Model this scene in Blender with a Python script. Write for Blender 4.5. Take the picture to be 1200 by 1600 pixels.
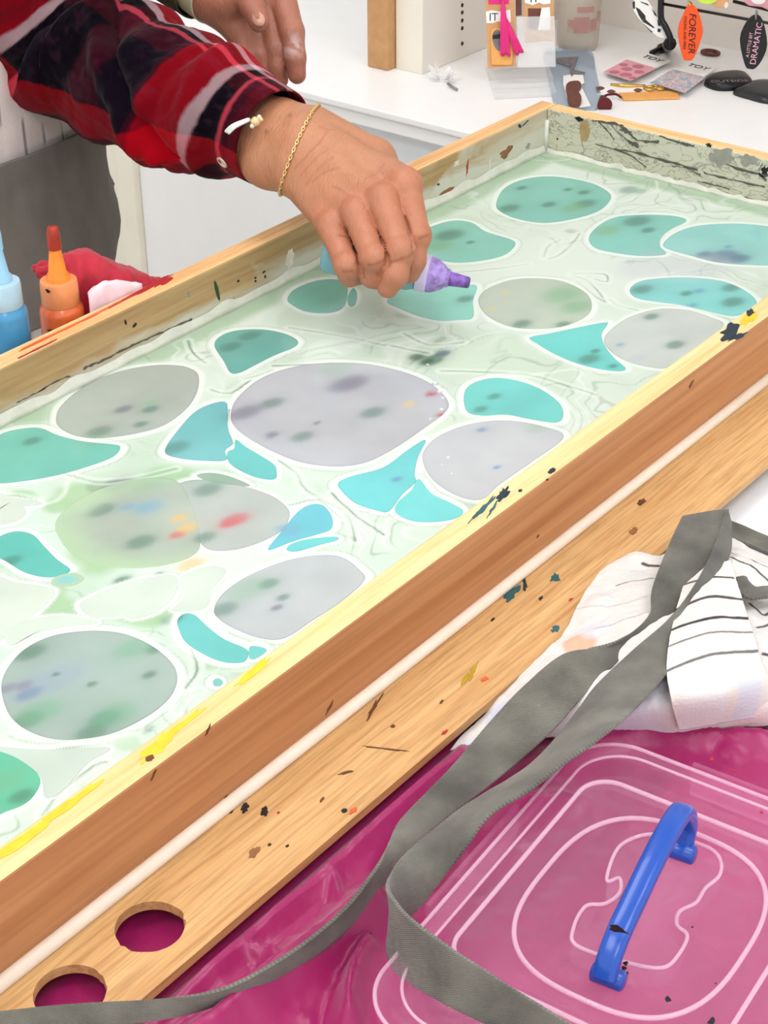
import bpy, bmesh, math, random
import numpy as np
from mathutils import Vector

# ------------------------------------------------------------------ camera, world, lights, exposure
scene = bpy.context.scene
for o in list(bpy.data.objects):
    bpy.data.objects.remove(o)
COL = scene.collection
S = 0.4                      # inner width of the tray in metres
ZT = 0.84                    # height of the tray rim
FPX = 2706.2                 # focal length in pixels of a 1200x1600 frame
PITCH, ROLL, YAW = 0.5533, -0.0075, 0.906
CAM = np.array([-3.7422, -2.3803, 1.4872]) * S + np.array([0, 0, ZT])
def _axes():
    cy, sy = math.cos(YAW), math.sin(YAW); cp, sp = math.cos(PITCH), math.sin(PITCH); cr, sr = math.cos(ROLL), math.sin(ROLL)
    f0 = np.array([sy, cy, 0.]); r0 = np.array([cy, -sy, 0.])
    w = f0 * cp + np.array([0, 0, -sp]); u = f0 * sp + np.array([0, 0, cp])
    return r0 * cr + u * sr, -r0 * sr + u * cr, w
RX, UX, WX = _axes()
camd = bpy.data.cameras.new('camera'); cam = bpy.data.objects.new('camera', camd); COL.objects.link(cam)
from mathutils import Matrix
cam.matrix_world = Matrix(((RX[0], UX[0], -WX[0], CAM[0]), (RX[1], UX[1], -WX[1], CAM[1]), (RX[2], UX[2], -WX[2], CAM[2]), (0, 0, 0, 1)))
camd.sensor_fit = 'VERTICAL'; camd.sensor_height = 24.0; camd.sensor_width = 18.0
camd.lens = FPX / 1600.0 * 24.0
camd.clip_start = 0.05; camd.clip_end = 50
scene.camera = cam

world = bpy.data.worlds.new('world'); scene.world = world; world.use_nodes = True
bg = world.node_tree.nodes['Background']; bg.inputs['Color'].default_value = (0.955, 0.98, 1.0, 1); bg.inputs['Strength'].default_value = 1.25
LIGHT = 5.7
scene.view_settings.view_transform = 'Standard'
try: scene.view_settings.look = 'None'
except Exception: pass
scene.view_settings.exposure = 0.22; scene.view_settings.gamma = 1.0; scene.view_settings.use_curve_mapping = False

def ray(px, py): return WX + RX * ((px - 600) / FPX) + UX * ((800 - py) / FPX)
def onz(px, py, z): d = ray(px, py); return CAM + d * ((z - CAM[2]) / d[2])
def onx(px, py, x): d = ray(px, py); return CAM + d * ((x - CAM[0]) / d[0])
def ony(px, py, y): d = ray(px, py); return CAM + d * ((y - CAM[1]) / d[1])
def dep(px, py, d): return CAM + ray(px, py) * d
def onpl(px, py, p0, n): d = ray(px, py); return CAM + d * (np.dot(np.array(p0) - CAM, n) / np.dot(d, n))

# ------------------------------------------------------------------ small maths
rng = np.random.default_rng(7); random.seed(7)
def lin(c):
    c = np.asarray(c, float) / 255.0
    return np.where(c <= 0.04045, c / 12.92, ((c + 0.055) / 1.055) ** 2.4)
def _hash(ix, iy, s): 
    h = (ix * 374761393 + iy * 668265263 + s * 1442695041) & 0xFFFFFFFF
    h = ((h ^ (h >> 13)) * 1274126177) & 0xFFFFFFFF
    return ((h ^ (h >> 16)) & 0xFFFF) / 65535.0
def vnoise(x, y, s=0):
    x = np.asarray(x, float); y = np.asarray(y, float)
    ix = np.floor(x).astype(np.int64); iy = np.floor(y).astype(np.int64); fx = x - ix; fy = y - iy
    fx = fx * fx * fx * (fx * (fx * 6 - 15) + 10); fy = fy * fy * fy * (fy * (fy * 6 - 15) + 10)
    a = _hash(ix, iy, s); b = _hash(ix + 1, iy, s); c = _hash(ix, iy + 1, s); d = _hash(ix + 1, iy + 1, s)
    return (a + (b - a) * fx) * (1 - fy) + (c + (d - c) * fx) * fy
def fbm(x, y, s=0, n=4):
    t = 0; a = .5
    for i in range(n): t = t + a * vnoise(x * 2 ** i, y * 2 ** i, s + i * 17); a *= .5
    return t
def sstep(a, b, x): t = np.clip((x - a) / (b - a), 0, 1); return t * t * (3 - 2 * t)
def catmull(P, n=8, closed=False):
    P = np.asarray(P, float); N = len(P); out = []
    for i in range(N if closed else N - 1):
        if closed: p0, p1, p2, p3 = P[(i - 1) % N], P[i], P[(i + 1) % N], P[(i + 2) % N]
        else: p0, p1, p2, p3 = P[max(i - 1, 0)], P[i], P[i + 1], P[min(i + 2, N - 1)]
        for k in range(n):
            t = k / n
            out.append(.5 * ((2 * p1) + (-p0 + p2) * t + (2 * p0 - 5 * p1 + 4 * p2 - p3) * t * t + (-p0 + 3 * p1 - 3 * p2 + p3) * t ** 3))
    if not closed: out.append(P[-1])
    return np.array(out)
def resample(P, n):
    P = np.asarray(P, float); d = np.r_[0, np.cumsum(np.linalg.norm(np.diff(P, axis=0), axis=1))]
    t = np.linspace(0, d[-1], n)
    return np.stack([np.interp(t, d, P[:, k]) for k in range(P.shape[1])], 1)
def poly_dist(x, y, L, closed=False):
    """unsigned distance of points to a polyline"""
    L = np.asarray(L, float); best = np.full(np.shape(x), 1e9)
    n = len(L)
    for i in range(n if closed else n - 1):
        a = L[i]; b = L[(i + 1) % n]; ba = b - a; q = ba @ ba + 1e-18
        t = np.clip(((x - a[0]) * ba[0] + (y - a[1]) * ba[1]) / q, 0, 1)
        best = np.minimum(best, np.hypot(x - a[0] - t * ba[0], y - a[1] - t * ba[1]))
    return best
def in_poly(x, y, L):
    c = np.zeros(np.shape(x), bool); n = len(L)
    for i in range(n):
        a = L[i]; b = L[(i + 1) % n]
        if a[1] == b[1]: continue
        c ^= ((a[1] > y) != (b[1] > y)) & (x < (b[0] - a[0]) * (y - a[1]) / (b[1] - a[1]) + a[0])
    return c

# ------------------------------------------------------------------ object helpers
def tag(o, label=None, cat=None, group=None, kind=None):
    if label: o['label'] = label
    if cat: o['category'] = cat
    if group: o['group'] = group
    if kind: o['kind'] = kind
    return o
def thing(name, loc, label, cat, group=None):
    o = bpy.data.objects.new(name, None); COL.objects.link(o); o.location = [float(v) for v in loc]; o.empty_display_size = .05
    return tag(o, label, cat, group)
def root_loc(o):
    l = np.zeros(3)
    while o is not None: l = l + np.array(o.location); o = o.parent
    return l
def mesh(name, V, F, mat, parent=None, smooth=False, col=None, mats=None, fm=None, origin=None):
    V = np.asarray(V, float)
    off = root_loc(parent) if parent is not None else (np.array(origin, float) if origin is not None else np.zeros(3))
    me = bpy.data.meshes.new(name)
    me.from_pydata((V - off).tolist(), [], [list(map(int, f)) for f in F] if not isinstance(F, np.ndarray) else F.tolist())
    if col is not None:
        a = me.color_attributes.new('Col', 'FLOAT_COLOR', 'POINT')
        c = np.ones((len(V), 4), np.float32); c[:, :3] = col; a.data.foreach_set('color', c.ravel())
    for m in (mats or [mat]): me.materials.append(m)
    if fm is not None: me.polygons.foreach_set('material_index', np.asarray(fm, np.int32))
    if smooth: me.polygons.foreach_set('use_smooth', np.ones(len(me.polygons), bool))
    me.update()
    o = bpy.data.objects.new(name, me); COL.objects.link(o)
    if parent is not None: o.parent = parent
    elif origin is not None: o.location = [float(v) for v in origin]
    return o
def fix_normals(o):
    bm = bmesh.new(); bm.from_mesh(o.data); bmesh.ops.recalc_face_normals(bm, faces=bm.faces); bm.to_mesh(o.data); bm.free(); return o
def box(name, x0, x1, y0, y1, z0, z1, mat, parent=None, bev=0.0, origin=None, mats=None, side=None, seg=2):
    V = [(x, y, z) for z in (z0, z1) for y in (y0, y1) for x in (x0, x1)]
    F = [(0, 2, 3, 1), (4, 5, 7, 6), (0, 1, 5, 4), (2, 6, 7, 3), (0, 4, 6, 2), (1, 3, 7, 5)]   # bottom top y0 y1 x0 x1
    o = mesh(name, V, F, mat, parent, origin=origin, mats=mats, fm=side)
    if bev:
        m = o.modifiers.new('bevel', 'BEVEL'); m.width = bev; m.segments = seg; m.limit_method = 'ANGLE'
    return o
def frames(P):
    P = np.asarray(P, float); T = np.gradient(P, axis=0); T /= np.linalg.norm(T, axis=1)[:, None] + 1e-12
    ref = np.array([0, 0, 1.]) if abs(T[0, 2]) < .9 else np.array([1., 0, 0])
    n = np.cross(T[0], ref); n /= np.linalg.norm(n); N = [n]
    for i in range(1, len(P)):
        n = N[-1] - T[i] * (N[-1] @ T[i]); n /= np.linalg.norm(n) + 1e-12; N.append(n)
    N = np.array(N); return T, N, np.cross(T, N)
def tube_vf(P, r, k=10, cap=True):
    P = np.asarray(P, float); n = len(P); r = np.broadcast_to(r, (n,)); T, N, B = frames(P)
    a = np.arange(k) * 2 * math.pi / k
    V = (P[:, None] + r[:, None, None] * (N[:, None] * np.cos(a)[None, :, None] + B[:, None] * np.sin(a)[None, :, None])).reshape(-1, 3)
    F = [(i * k + j, i * k + (j + 1) % k, (i + 1) * k + (j + 1) % k, (i + 1) * k + j) for i in range(n - 1) for j in range(k)]
    if cap: F += [tuple(range(k))[::-1], tuple((n - 1) * k + j for j in range(k))]
    return V, F
def tube(name, P, r, mat, parent=None, k=10, smooth=True, origin=None):
    V, F = tube_vf(P, r, k); return mesh(name, V, F, mat, parent, smooth, origin=origin)
def lathe_vf(prof, base, axis, k=32):
    """prof: (radius, distance along the axis)"""
    axis = np.array(axis, float); axis /= np.linalg.norm(axis)
    ref = np.array([0, 0, 1.]) if abs(axis[2]) < .9 else np.array([1., 0, 0])
    n = np.cross(axis, ref); n /= np.linalg.norm(n); b = np.cross(axis, n)
    a = np.arange(k) * 2 * math.pi / k
    V = []
    for r, h in prof: V += [np.array(base) + axis * h + max(r, 1e-5) * (n * math.cos(t) + b * math.sin(t)) for t in a]
    m = len(prof)
    F = [(i * k + j, i * k + (j + 1) % k, (i + 1) * k + (j + 1) % k, (i + 1) * k + j) for i in range(m - 1) for j in range(k)]
    F += [tuple(range(k))[::-1], tuple((m - 1) * k + j for j in range(k))]
    return np.array(V), F
def lathe(name, prof, base, axis, mat, parent=None, k=32, smooth=True, origin=None):
    V, F = lathe_vf(prof, base, axis, k)
    o = fix_normals(mesh(name, V, F, mat, parent, smooth, origin=origin))
    if smooth: o.data.set_sharp_from_angle(angle=math.radians(50))
    return o
def grid_faces(nu, nv):
    i = np.arange(nu - 1)[:, None] * nv + np.arange(nv - 1)[None, :]
    return np.stack([i, i + nv, i + nv + 1, i + 1], -1).reshape(-1, 4)
def slab(name, pts, nrm, thick, mat, parent=None, bev=0, origin=None, smooth=False):
    """flat outline given as 3D points, thickened along nrm"""
    pts = np.asarray(pts, float); n = len(pts); nrm = np.array(nrm, float)
    V = np.r_[pts, pts + nrm * thick]
    F = [tuple(range(n))[::-1], tuple(range(n, 2 * n))] + [(i, (i + 1) % n, n + (i + 1) % n, n + i) for i in range(n)]
    o = fix_normals(mesh(name, V, F, mat, parent, smooth, origin=origin))
    if bev:
        m = o.modifiers.new('bevel', 'BEVEL'); m.width = bev; m.segments = 2; m.limit_method = 'ANGLE'; m.angle_limit = math.radians(50)
    return o
def blob2d(rx, ry, ang, n=18, rough=.3, seed=0):
    r = np.random.default_rng(seed); a = np.arange(n) * 2 * math.pi / n
    k = 1 + rough * (r.random(n) - .5) * 2
    x = rx * k * np.cos(a); y = ry * k * np.sin(a); c, s = math.cos(ang), math.sin(ang)
    return np.stack([x * c - y * s, x * s + y * c], 1)

# ------------------------------------------------------------------ materials
def newmat(name):
    m = bpy.data.materials.new(name); m.use_nodes = True; nt = m.node_tree
    return m, nt, nt.nodes['Principled BSDF']
def plain(name, rgb, rough=.5, metal=0, spec=.5, noise=0, nscale=20, bump=0, bscale=200, sheen=0, coat=0, trans=0, ior=1.45):
    m, nt, p = newmat(name); c = tuple(lin(rgb)) + (1,)
    p.inputs['Base Color'].default_value = c; p.inputs['Roughness'].default_value = rough; p.inputs['Metallic'].default_value = metal
    p.inputs['Specular IOR Level'].default_value = spec; p.inputs['Coat Weight'].default_value = coat; p.inputs['Sheen Weight'].default_value = sheen
    p.inputs['Transmission Weight'].default_value = trans; p.inputs['IOR'].default_value = ior
    tc = nt.nodes.new('ShaderNodeTexCoord')
    if noise:
        n = nt.nodes.new('ShaderNodeTexNoise'); n.inputs['Scale'].default_value = nscale; n.inputs['Detail'].default_value = 5; nt.links.new(tc.outputs['Object'], n.inputs['Vector'])
        r = nt.nodes.new('ShaderNodeValToRGB'); r.color_ramp.elements[0].position = .3; r.color_ramp.elements[1].position = .7
        r.color_ramp.elements[0].color = tuple(np.clip(np.array(c[:3]) * (1 - noise), 0, 1)) + (1,); r.color_ramp.elements[1].color = tuple(np.clip(np.array(c[:3]) * (1 + noise), 0, 1)) + (1,)
        nt.links.new(n.outputs['Fac'], r.inputs['Fac']); nt.links.new(r.outputs['Color'], p.inputs['Base Color'])
    if bump:
        n2 = nt.nodes.new('ShaderNodeTexNoise'); n2.inputs['Scale'].default_value = bscale; n2.inputs['Detail'].default_value = 3; nt.links.new(tc.outputs['Object'], n2.inputs['Vector'])
        b = nt.nodes.new('ShaderNodeBump'); b.inputs['Strength'].default_value = bump; b.inputs['Distance'].default_value = .002
        nt.links.new(n2.outputs['Fac'], b.inputs['Height']); nt.links.new(b.outputs['Normal'], p.inputs['Normal'])
    return m
def vcol(name, rough=.5, spec=.5, bump=0, bscale=300, ior=1.45, sheen=0, coat=0, aniso_scale=None, sss=0):
    m, nt, p = newmat(name)
    a = nt.nodes.new('ShaderNodeAttribute'); a.attribute_name = 'Col'; nt.links.new(a.outputs['Color'], p.inputs['Base Color'])
    p.inputs['Roughness'].default_value = rough; p.inputs['Specular IOR Level'].default_value = spec; p.inputs['IOR'].default_value = ior
    p.inputs['Sheen Weight'].default_value = sheen; p.inputs['Coat Weight'].default_value = coat
    if sss:
        p.inputs['Subsurface Weight'].default_value = sss; p.inputs['Subsurface Radius'].default_value = (1, .35, .2); p.inputs['Subsurface Scale'].default_value = .006
    if bump:
        tc = nt.nodes.new('ShaderNodeTexCoord'); mp = nt.nodes.new('ShaderNodeMapping'); nt.links.new(tc.outputs['Object'], mp.inputs['Vector'])
        if aniso_scale: mp.inputs['Scale'].default_value = aniso_scale
        n2 = nt.nodes.new('ShaderNodeTexNoise'); n2.inputs['Scale'].default_value = bscale; n2.inputs['Detail'].default_value = 3; nt.links.new(mp.outputs['Vector'], n2.inputs['Vector'])
        b = nt.nodes.new('ShaderNodeBump'); b.inputs['Strength'].default_value = bump; b.inputs['Distance'].default_value = .002
        nt.links.new(n2.outputs['Fac'], b.inputs['Height']); nt.links.new(b.outputs['Normal'], p.inputs['Normal'])
    return m
def wood(name, light, dark, scale, rough=.55, grain=1.0, residue=None, res_amt=.5, rscale=18, streak=None, band=False):
    """scale: mapping scale, small along the grain"""
    m, nt, p = newmat(name); L = nt.links
    tc = nt.nodes.new('ShaderNodeTexCoord'); mp = nt.nodes.new('ShaderNodeMapping'); mp.inputs['Scale'].default_value = scale; L.new(tc.outputs['Object'], mp.inputs['Vector'])
    n1 = nt.nodes.new('ShaderNodeTexNoise'); n1.inputs['Scale'].default_value = 1.0; n1.inputs['Detail'].default_value = 8; n1.inputs['Roughness'].default_value = .62; n1.inputs['Distortion'].default_value = .6; L.new(mp.outputs['Vector'], n1.inputs['Vector'])
    r1 = nt.nodes.new('ShaderNodeValToRGB'); e = r1.color_ramp.elements; e[0].position = .32; e[1].position = .62
    e[0].color = tuple(lin(dark)) + (1,); e[1].color = tuple(lin(light)) + (1,); L.new(n1.outputs['Fac'], r1.inputs['Fac'])
    mp2 = nt.nodes.new('ShaderNodeMapping'); mp2.inputs['Scale'].default_value = tuple(s * 4 for s in scale); L.new(tc.outputs['Object'], mp2.inputs['Vector'])
    n2 = nt.nodes.new('ShaderNodeTexNoise'); n2.inputs['Scale'].default_value = 1.0; n2.inputs['Detail'].default_value = 4; L.new(mp2.outputs['Vector'], n2.inputs['Vector'])
    r2 = nt.nodes.new('ShaderNodeValToRGB'); r2.color_ramp.elements[0].position = .35; r2.color_ramp.elements[1].position = .55
    g = 1 - .25 * grain; r2.color_ramp.elements[0].color = (g, g * .95, g * .9, 1); r2.color_ramp.elements[1].color = (1, 1, 1, 1); L.new(n2.outputs['Fac'], r2.inputs['Fac'])
    mx = nt.nodes.new('ShaderNodeMix'); mx.data_type = 'RGBA'; mx.blend_type = 'MULTIPLY'; mx.inputs[0].default_value = 1
    L.new(r1.outputs['Color'], mx.inputs[6]); L.new(r2.outputs['Color'], mx.inputs[7]); out = mx.outputs[2]
    if residue:
        n3 = nt.nodes.new('ShaderNodeTexNoise'); n3.inputs['Scale'].default_value = rscale; n3.inputs['Detail'].default_value = 6; n3.inputs['Distortion'].default_value = 1.25; L.new(tc.outputs['Object'], n3.inputs['Vector'])
        r3 = nt.nodes.new('ShaderNodeValToRGB'); r3.color_ramp.elements[0].position = .62 - res_amt * .35; r3.color_ramp.elements[1].position = .72 - res_amt * .3
        if band:   # residue lies low on the board, above the liquid line, and over most of its far end
            sx = nt.nodes.new('ShaderNodeSeparateXYZ'); L.new(tc.outputs['Object'], sx.inputs[0])
            mz = nt.nodes.new('ShaderNodeMapRange'); mz.inputs[1].default_value = .036; mz.inputs[2].default_value = .066; mz.inputs[3].default_value = .95; mz.inputs[4].default_value = .0; L.new(sx.outputs[2], mz.inputs[0])
            mx_ = nt.nodes.new('ShaderNodeMapRange'); mx_.inputs[1].default_value = .28; mx_.inputs[2].default_value = .60; mx_.inputs[3].default_value = 0; mx_.inputs[4].default_value = .55; L.new(sx.outputs[0], mx_.inputs[0])
            ad = nt.nodes.new('ShaderNodeMath'); ad.operation = 'ADD'; L.new(mz.outputs[0], ad.inputs[0]); L.new(mx_.outputs[0], ad.inputs[1])
            mp3 = nt.nodes.new('ShaderNodeMapping'); mp3.inputs['Scale'].default_value = (.35, 1, 1); L.new(tc.outputs['Object'], mp3.inputs['Vector']); L.new(mp3.outputs['Vector'], n3.inputs['Vector'])
            sc = nt.nodes.new('ShaderNodeMath'); sc.operation = 'MULTIPLY_ADD'; L.new(ad.outputs[0], sc.inputs[0]); sc.inputs[1].default_value = .62; L.new(n3.outputs['Fac'], sc.inputs[2])
            r3.color_ramp.elements[0].position = .66; r3.color_ramp.elements[1].position = .95
            L.new(sc.outputs[0], r3.inputs['Fac'])
        else: L.new(n3.outputs['Fac'], r3.inputs['Fac'])
        m3 = nt.nodes.new('ShaderNodeMix'); m3.data_type = 'RGBA'; m3.clamp_factor = True; L.new(r3.outputs['Color'], m3.inputs[0]); L.new(out, m3.inputs[6]); m3.inputs[7].default_value = tuple(lin(residue)) + (1,); out = m3.outputs[2]
    if streak:
        mp4 = nt.nodes.new('ShaderNodeMapping'); mp4.inputs['Scale'].default_value = (18, 18, 40); L.new(tc.outputs['Object'], mp4.inputs['Vector'])
        n4 = nt.nodes.new('ShaderNodeTexNoise'); n4.inputs['Scale'].default_value = 1.6; n4.inputs['Detail'].default_value = 7; n4.inputs['Distortion'].default_value = 2.5; L.new(mp4.outputs['Vector'], n4.inputs['Vector'])
        r4 = nt.nodes.new('ShaderNodeValToRGB'); el = r4.color_ramp.elements; el[0].position = .47; el[0].color = (0, 0, 0, 1); el[1].position = .50; el[1].color = (1, 1, 1, 1); e3 = el.new(.53); e3.color = (0, 0, 0, 1)
        L.new(n4.outputs['Fac'], r4.inputs['Fac']); m4 = nt.nodes.new('ShaderNodeMix'); m4.data_type = 'RGBA'; L.new(r4.outputs['Color'], m4.inputs[0]); L.new(out, m4.inputs[6]); m4.inputs[7].default_value = tuple(lin(streak)) + (1,); out = m4.outputs[2]
    L.new(out, p.inputs['Base Color']); p.inputs['Roughness'].default_value = rough
    b = nt.nodes.new('ShaderNodeBump'); b.inputs['Strength'].default_value = .25; b.inputs['Distance'].default_value = .001; L.new(n2.outputs['Fac'], b.inputs['Height']); L.new(b.outputs['Normal'], p.inputs['Normal'])
    return m
def clear(name, tint=(255, 255, 255), body=(255, 255, 255), fac=.15, rough=.12, gloss=.5):
    """thin clear plastic: mostly see-through, partly milky and shiny"""
    m, nt, p = newmat(name); L = nt.links
    t = nt.nodes.new('ShaderNodeBsdfTransparent'); t.inputs['Color'].default_value = tuple(lin(tint)) + (1,)
    p.inputs['Base Color'].default_value = tuple(lin(body)) + (1,); p.inputs['Roughness'].default_value = rough; p.inputs['Specular IOR Level'].default_value = gloss
    mx = nt.nodes.new('ShaderNodeMixShader'); mx.inputs[0].default_value = fac
    L.new(t.outputs[0], mx.inputs[1]); L.new(p.outputs[0], mx.inputs[2]); L.new(mx.outputs[0], nt.nodes['Material Output'].inputs['Surface'])
    return m
def emit(name, rgb, s):
    m, nt, p = newmat(name); p.inputs['Emission Color'].default_value = tuple(lin(rgb)) + (1,); p.inputs['Emission Strength'].default_value = s; p.inputs['Base Color'].default_value = (.8, .8, .8, 1); return m

M = {}
M['wall'] = plain('painted_wall', (240, 240, 240), .7, bump=.05, bscale=150)
M['floor'] = plain('floor_vinyl', (190, 182, 170), .4, noise=.08, nscale=8)
M['ceil'] = plain('ceiling_paint', (240, 240, 238), .9)
M['white'] = plain('white_laminate', (246, 245, 243), .35, noise=.01, nscale=30)
M['cream'] = plain('cream_paint', (240, 233, 216), .5, noise=.02)
M['shadewhite'] = plain('shaded_white', (232, 235, 238), .5)  # white greyed and cooled: shade below the worktop overhang put into the colour
M['beigeback'] = plain('beige_back_panel', (238, 230, 220), .6, noise=.02)
M['table'] = plain('white_table_laminate', (232, 233, 236), .4, noise=.02, nscale=25)
M['steel'] = plain('grey_steel', (150, 152, 155), .35, metal=.8)
WX_S = (2.2, 45, 45); WY_S = (45, 2.2, 45)
M['pine_top'] = wood('pine_rim', (238, 208, 152), (226, 186, 122), (3.0, 60, 60), .5, .35)
M['pine_face'] = wood('board_face', (196, 140, 92), (172, 112, 66), (1.3, 60, 46), .5, .55)  # outer board faces, a darker and redder brown than the rim
M['pine_ledge'] = wood('pine_ledge', (214, 170, 114), (196, 146, 90), (5.5, 110, 60), .55, .9)
M['pine_in'] = wood('tray_inside_far', (192, 160, 112), (166, 130, 82), (2.5, 45, 45), .5, .6, residue=(206, 203, 186), res_amt=.45, rscale=30, band=True)
M['pine_end_top'] = wood('pine_rim_end', (250, 214, 158), (226, 176, 112), WY_S, .5, .5)
M['pine_end_in'] = wood('tray_inside_end', (196, 176, 132), (170, 140, 96), WY_S, .5, .4, residue=(202, 200, 178), res_amt=1.25, rscale=9, streak=(140, 138, 122))
M['far_top'] = wood('far_rim', (244, 198, 140), (214, 158, 98), WX_S, .5, .6)
M['caulk'] = plain('white_caulk', (222, 222, 208), .5, noise=.08, nscale=60, bump=.4, bscale=120)
M['bead'] = plain('white_bead', (236, 220, 202), .45, noise=.05, nscale=40)
M['bottom'] = plain('tray_bottom_white', (225, 225, 220), .6)

# ------------------------------------------------------------------ room
def struct(o, kind='structure'): o['kind'] = kind; return o
struct(box('floor', -3.2, .75, -2.6, 1.62, -.06, 0, M['floor']))
struct(box('wall_right', .70, .75, -2.6, 1.62, 0, 2.7, M['wall']))
struct(box('wall_back', -3.2, .70, 1.57, 1.62, 0, 2.7, M['wall']))
struct(box('ceiling', -3.2, .75, -2.6, 1.62, 2.7, 2.76, M['ceil']))
struct(box('baseboard_back', -3.2, .14, 1.555, 1.57, 0, .1, M['white']))
M['lamp'] = emit('light_diffuser', (252, 252, 255), LIGHT); M['lampframe'] = plain('light_frame', (235, 235, 235), .4)
for k, (lx, ly, where) in enumerate(((-1.9, -.2, 'over the left end of the tray'), (-.55, .35, 'over the person'), (-.6, -1.3, 'over the near side of the table'), (-2.0, -1.6, 'over the open side of the room'))):
    t = thing('ceiling_light', (lx, ly, 2.7), 'square white ceiling light panel ' + where, 'light', 'ceiling light panels')
    w = .42
    for (a, b, c, d) in ((-w, w, -w, -w + .03), (-w, w, w - .03, w), (-w, -w + .03, -w + .03, w - .03), (w - .03, w, -w + .03, w - .03)):
        box('frame', lx + a, lx + b, ly + c, ly + d, 2.66, 2.70, M['lampframe'], t)
    box('diffuser', lx - w + .03, lx + w - .03, ly - w + .03, ly + w - .03, 2.675, 2.69, M['lamp'], t)
#SECTION2
# ------------------------------------------------------------------ table
TZ = .757
tb = thing('table', (-.72, -.37, 0), 'white laminate work table carrying the wooden tray and the magenta cloth', 'table')
box('tabletop', -1.56, .09, -.86, .10, TZ - .03, TZ, M['table'], tb, .003)
for lx in (-1.48, .03):
    for ly in (-.79, .03): tube('leg', [(lx, ly, 0), (lx, ly, TZ - .03)], .02, M['steel'], tb, 16)

# ------------------------------------------------------------------ tray
TK = .0193; HB = .062; LW = .0636; XL = -1.24; ZL = ZT - HB; LTH = .006; ZWAT = ZT - .047
tray = thing('marbling_tray', (XL / 2, -S / 2, TZ), 'long paint-stained wooden marbling tray with hole-drilled side ledges on the white table', 'tray')
nb = box('near_board', XL - TK, TK, -S - TK, -S, TZ, ZT, None, tray, .0015, mats=[M['pine_top'], M['pine_face'], M['pine_in']], side=[0, 0, 1, 2, 0, 0])
fb = box('far_board', XL - TK, TK, 0, TK, TZ, ZT, None, tray, .0018, mats=[M['far_top'], M['pine_in'], M['pine_face']], side=[0, 0, 1, 2, 0, 0])
eb = box('end_board', 0, TK, -S + .0002, -.0004, TZ, ZT, None, tray, .0015, mats=[M['pine_end_top'], M['pine_end_in'], M['pine_end_top']], side=[0, 0, 0, 0, 1, 2])
box('end_board', XL - TK, XL, -S + .0002, -.0004, TZ, ZT, None, tray, .0015, mats=[M['pine_end_top'], M['pine_end_in'], M['pine_end_top']], side=[0, 0, 0, 0, 2, 1])
box('bottom_panel', XL, 0, -S, 0, TZ + .001, TZ + .008, M['bottom'], tray)
def ledge(name, x0, x1, y0, y1, z0, z1, holes, r, mat):
    bm = bmesh.new(); ed = []
    def loop(pts):
        vs = [bm.verts.new(p) for p in pts]
        ed.extend(bm.edges.new((vs[i], vs[(i + 1) % len(vs)])) for i in range(len(vs)))
    loop([(x0, y0, z1), (x1, y0, z1), (x1, y1, z1), (x0, y1, z1)])
    for k, (hx, hy) in enumerate(holes):
        g = np.random.default_rng(k)
        loop([(hx + (r + .0006 * g.standard_normal() * (a > 20)) * math.cos(a * math.pi / 22), hy + r * math.sin(a * math.pi / 22), z1) for a in range(44)])
    bmesh.ops.triangle_fill(bm, use_beauty=True, use_dissolve=False, edges=ed)
    res = bmesh.ops.extrude_face_region(bm, geom=list(bm.faces))
    bmesh.ops.translate(bm, vec=(0, 0, z0 - z1), verts=[v for v in res['geom'] if isinstance(v, bmesh.types.BMVert)])
    bmesh.ops.recalc_face_normals(bm, faces=bm.faces)
    l = root_loc(tray); bmesh.ops.translate(bm, vec=tuple(-l), verts=bm.verts)
    me = bpy.data.meshes.new(name); bm.to_mesh(me); bm.free(); me.materials.append(mat)
    o = bpy.data.objects.new(name, me); COL.objects.link(o); o.parent = tray; return o
h1 = onz(238, 1450, ZL); h2 = onz(105, 1547, ZL); HY = -S - TK - LW / 2
dx = h1[0] - h2[0]
ledge('near_ledge', XL - TK, TK, -S - TK - LW, -S - TK, ZL - LTH, ZL, [(h1[0], HY), (h2[0], HY), (h2[0] - dx, HY)], .0183, M['pine_ledge'])
FY = TK + LW / 2
bo = ony(95, 480, FY); bb = ony(4, 480, FY)
ledge('far_ledge', XL - TK, -.30, TK, TK + LW, ZL - LTH, ZL, [(bo[0], FY), (bb[0], FY), (2 * bb[0] - bo[0], FY)], .0195, M['pine_ledge'])
tube('bead', [(XL - TK, -S - TK - .0025, ZL + .0028), (XL / 2, -S - TK - .0025, ZL + .003), (TK, -S - TK - .0025, ZL + .0028)], .0042, M['bead'], tray, 14)
# caulk strips just above the liquid, uneven
def caulk(a, b, inward, hgt, name, seed):
    a = np.array(a, float); b = np.array(b, float); n = 160; inward = np.array(inward, float); V = []
    for i in range(n):
        p = a + (b - a) * i / (n - 1); t = i * .35
        hh = hgt * (.8 + .5 * (vnoise(t, 0, seed) - .3)); th = .0012 + .0008 * vnoise(t * 1.7, 3, seed)
        V += [p + inward * .0001, p + inward * th * 1.6, p + inward * th + np.array([0, 0, hh * .45]), p + inward * .0004 + np.array([0, 0, hh])]
    F = [(i * 4 + j, i * 4 + j + 1, i * 4 + j + 5, i * 4 + j + 4) for i in range(n - 1) for j in range(3)]
    return mesh(name, V, F, M['caulk'], tray, True)
caulk((XL, 0, ZWAT - .001), (0, 0, ZWAT - .001), (0, -1, 0), .012, 'caulk', 3)
caulk((0, 0, ZWAT - .001), (0, -S, ZWAT - .001), (-1, 0, 0), .007, 'caulk', 9)
tube('corner_caulk', [(-.001, -.001, ZWAT), (-.001, -.001, ZT - .012)], .0025, M['caulk'], tray, 8)

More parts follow.
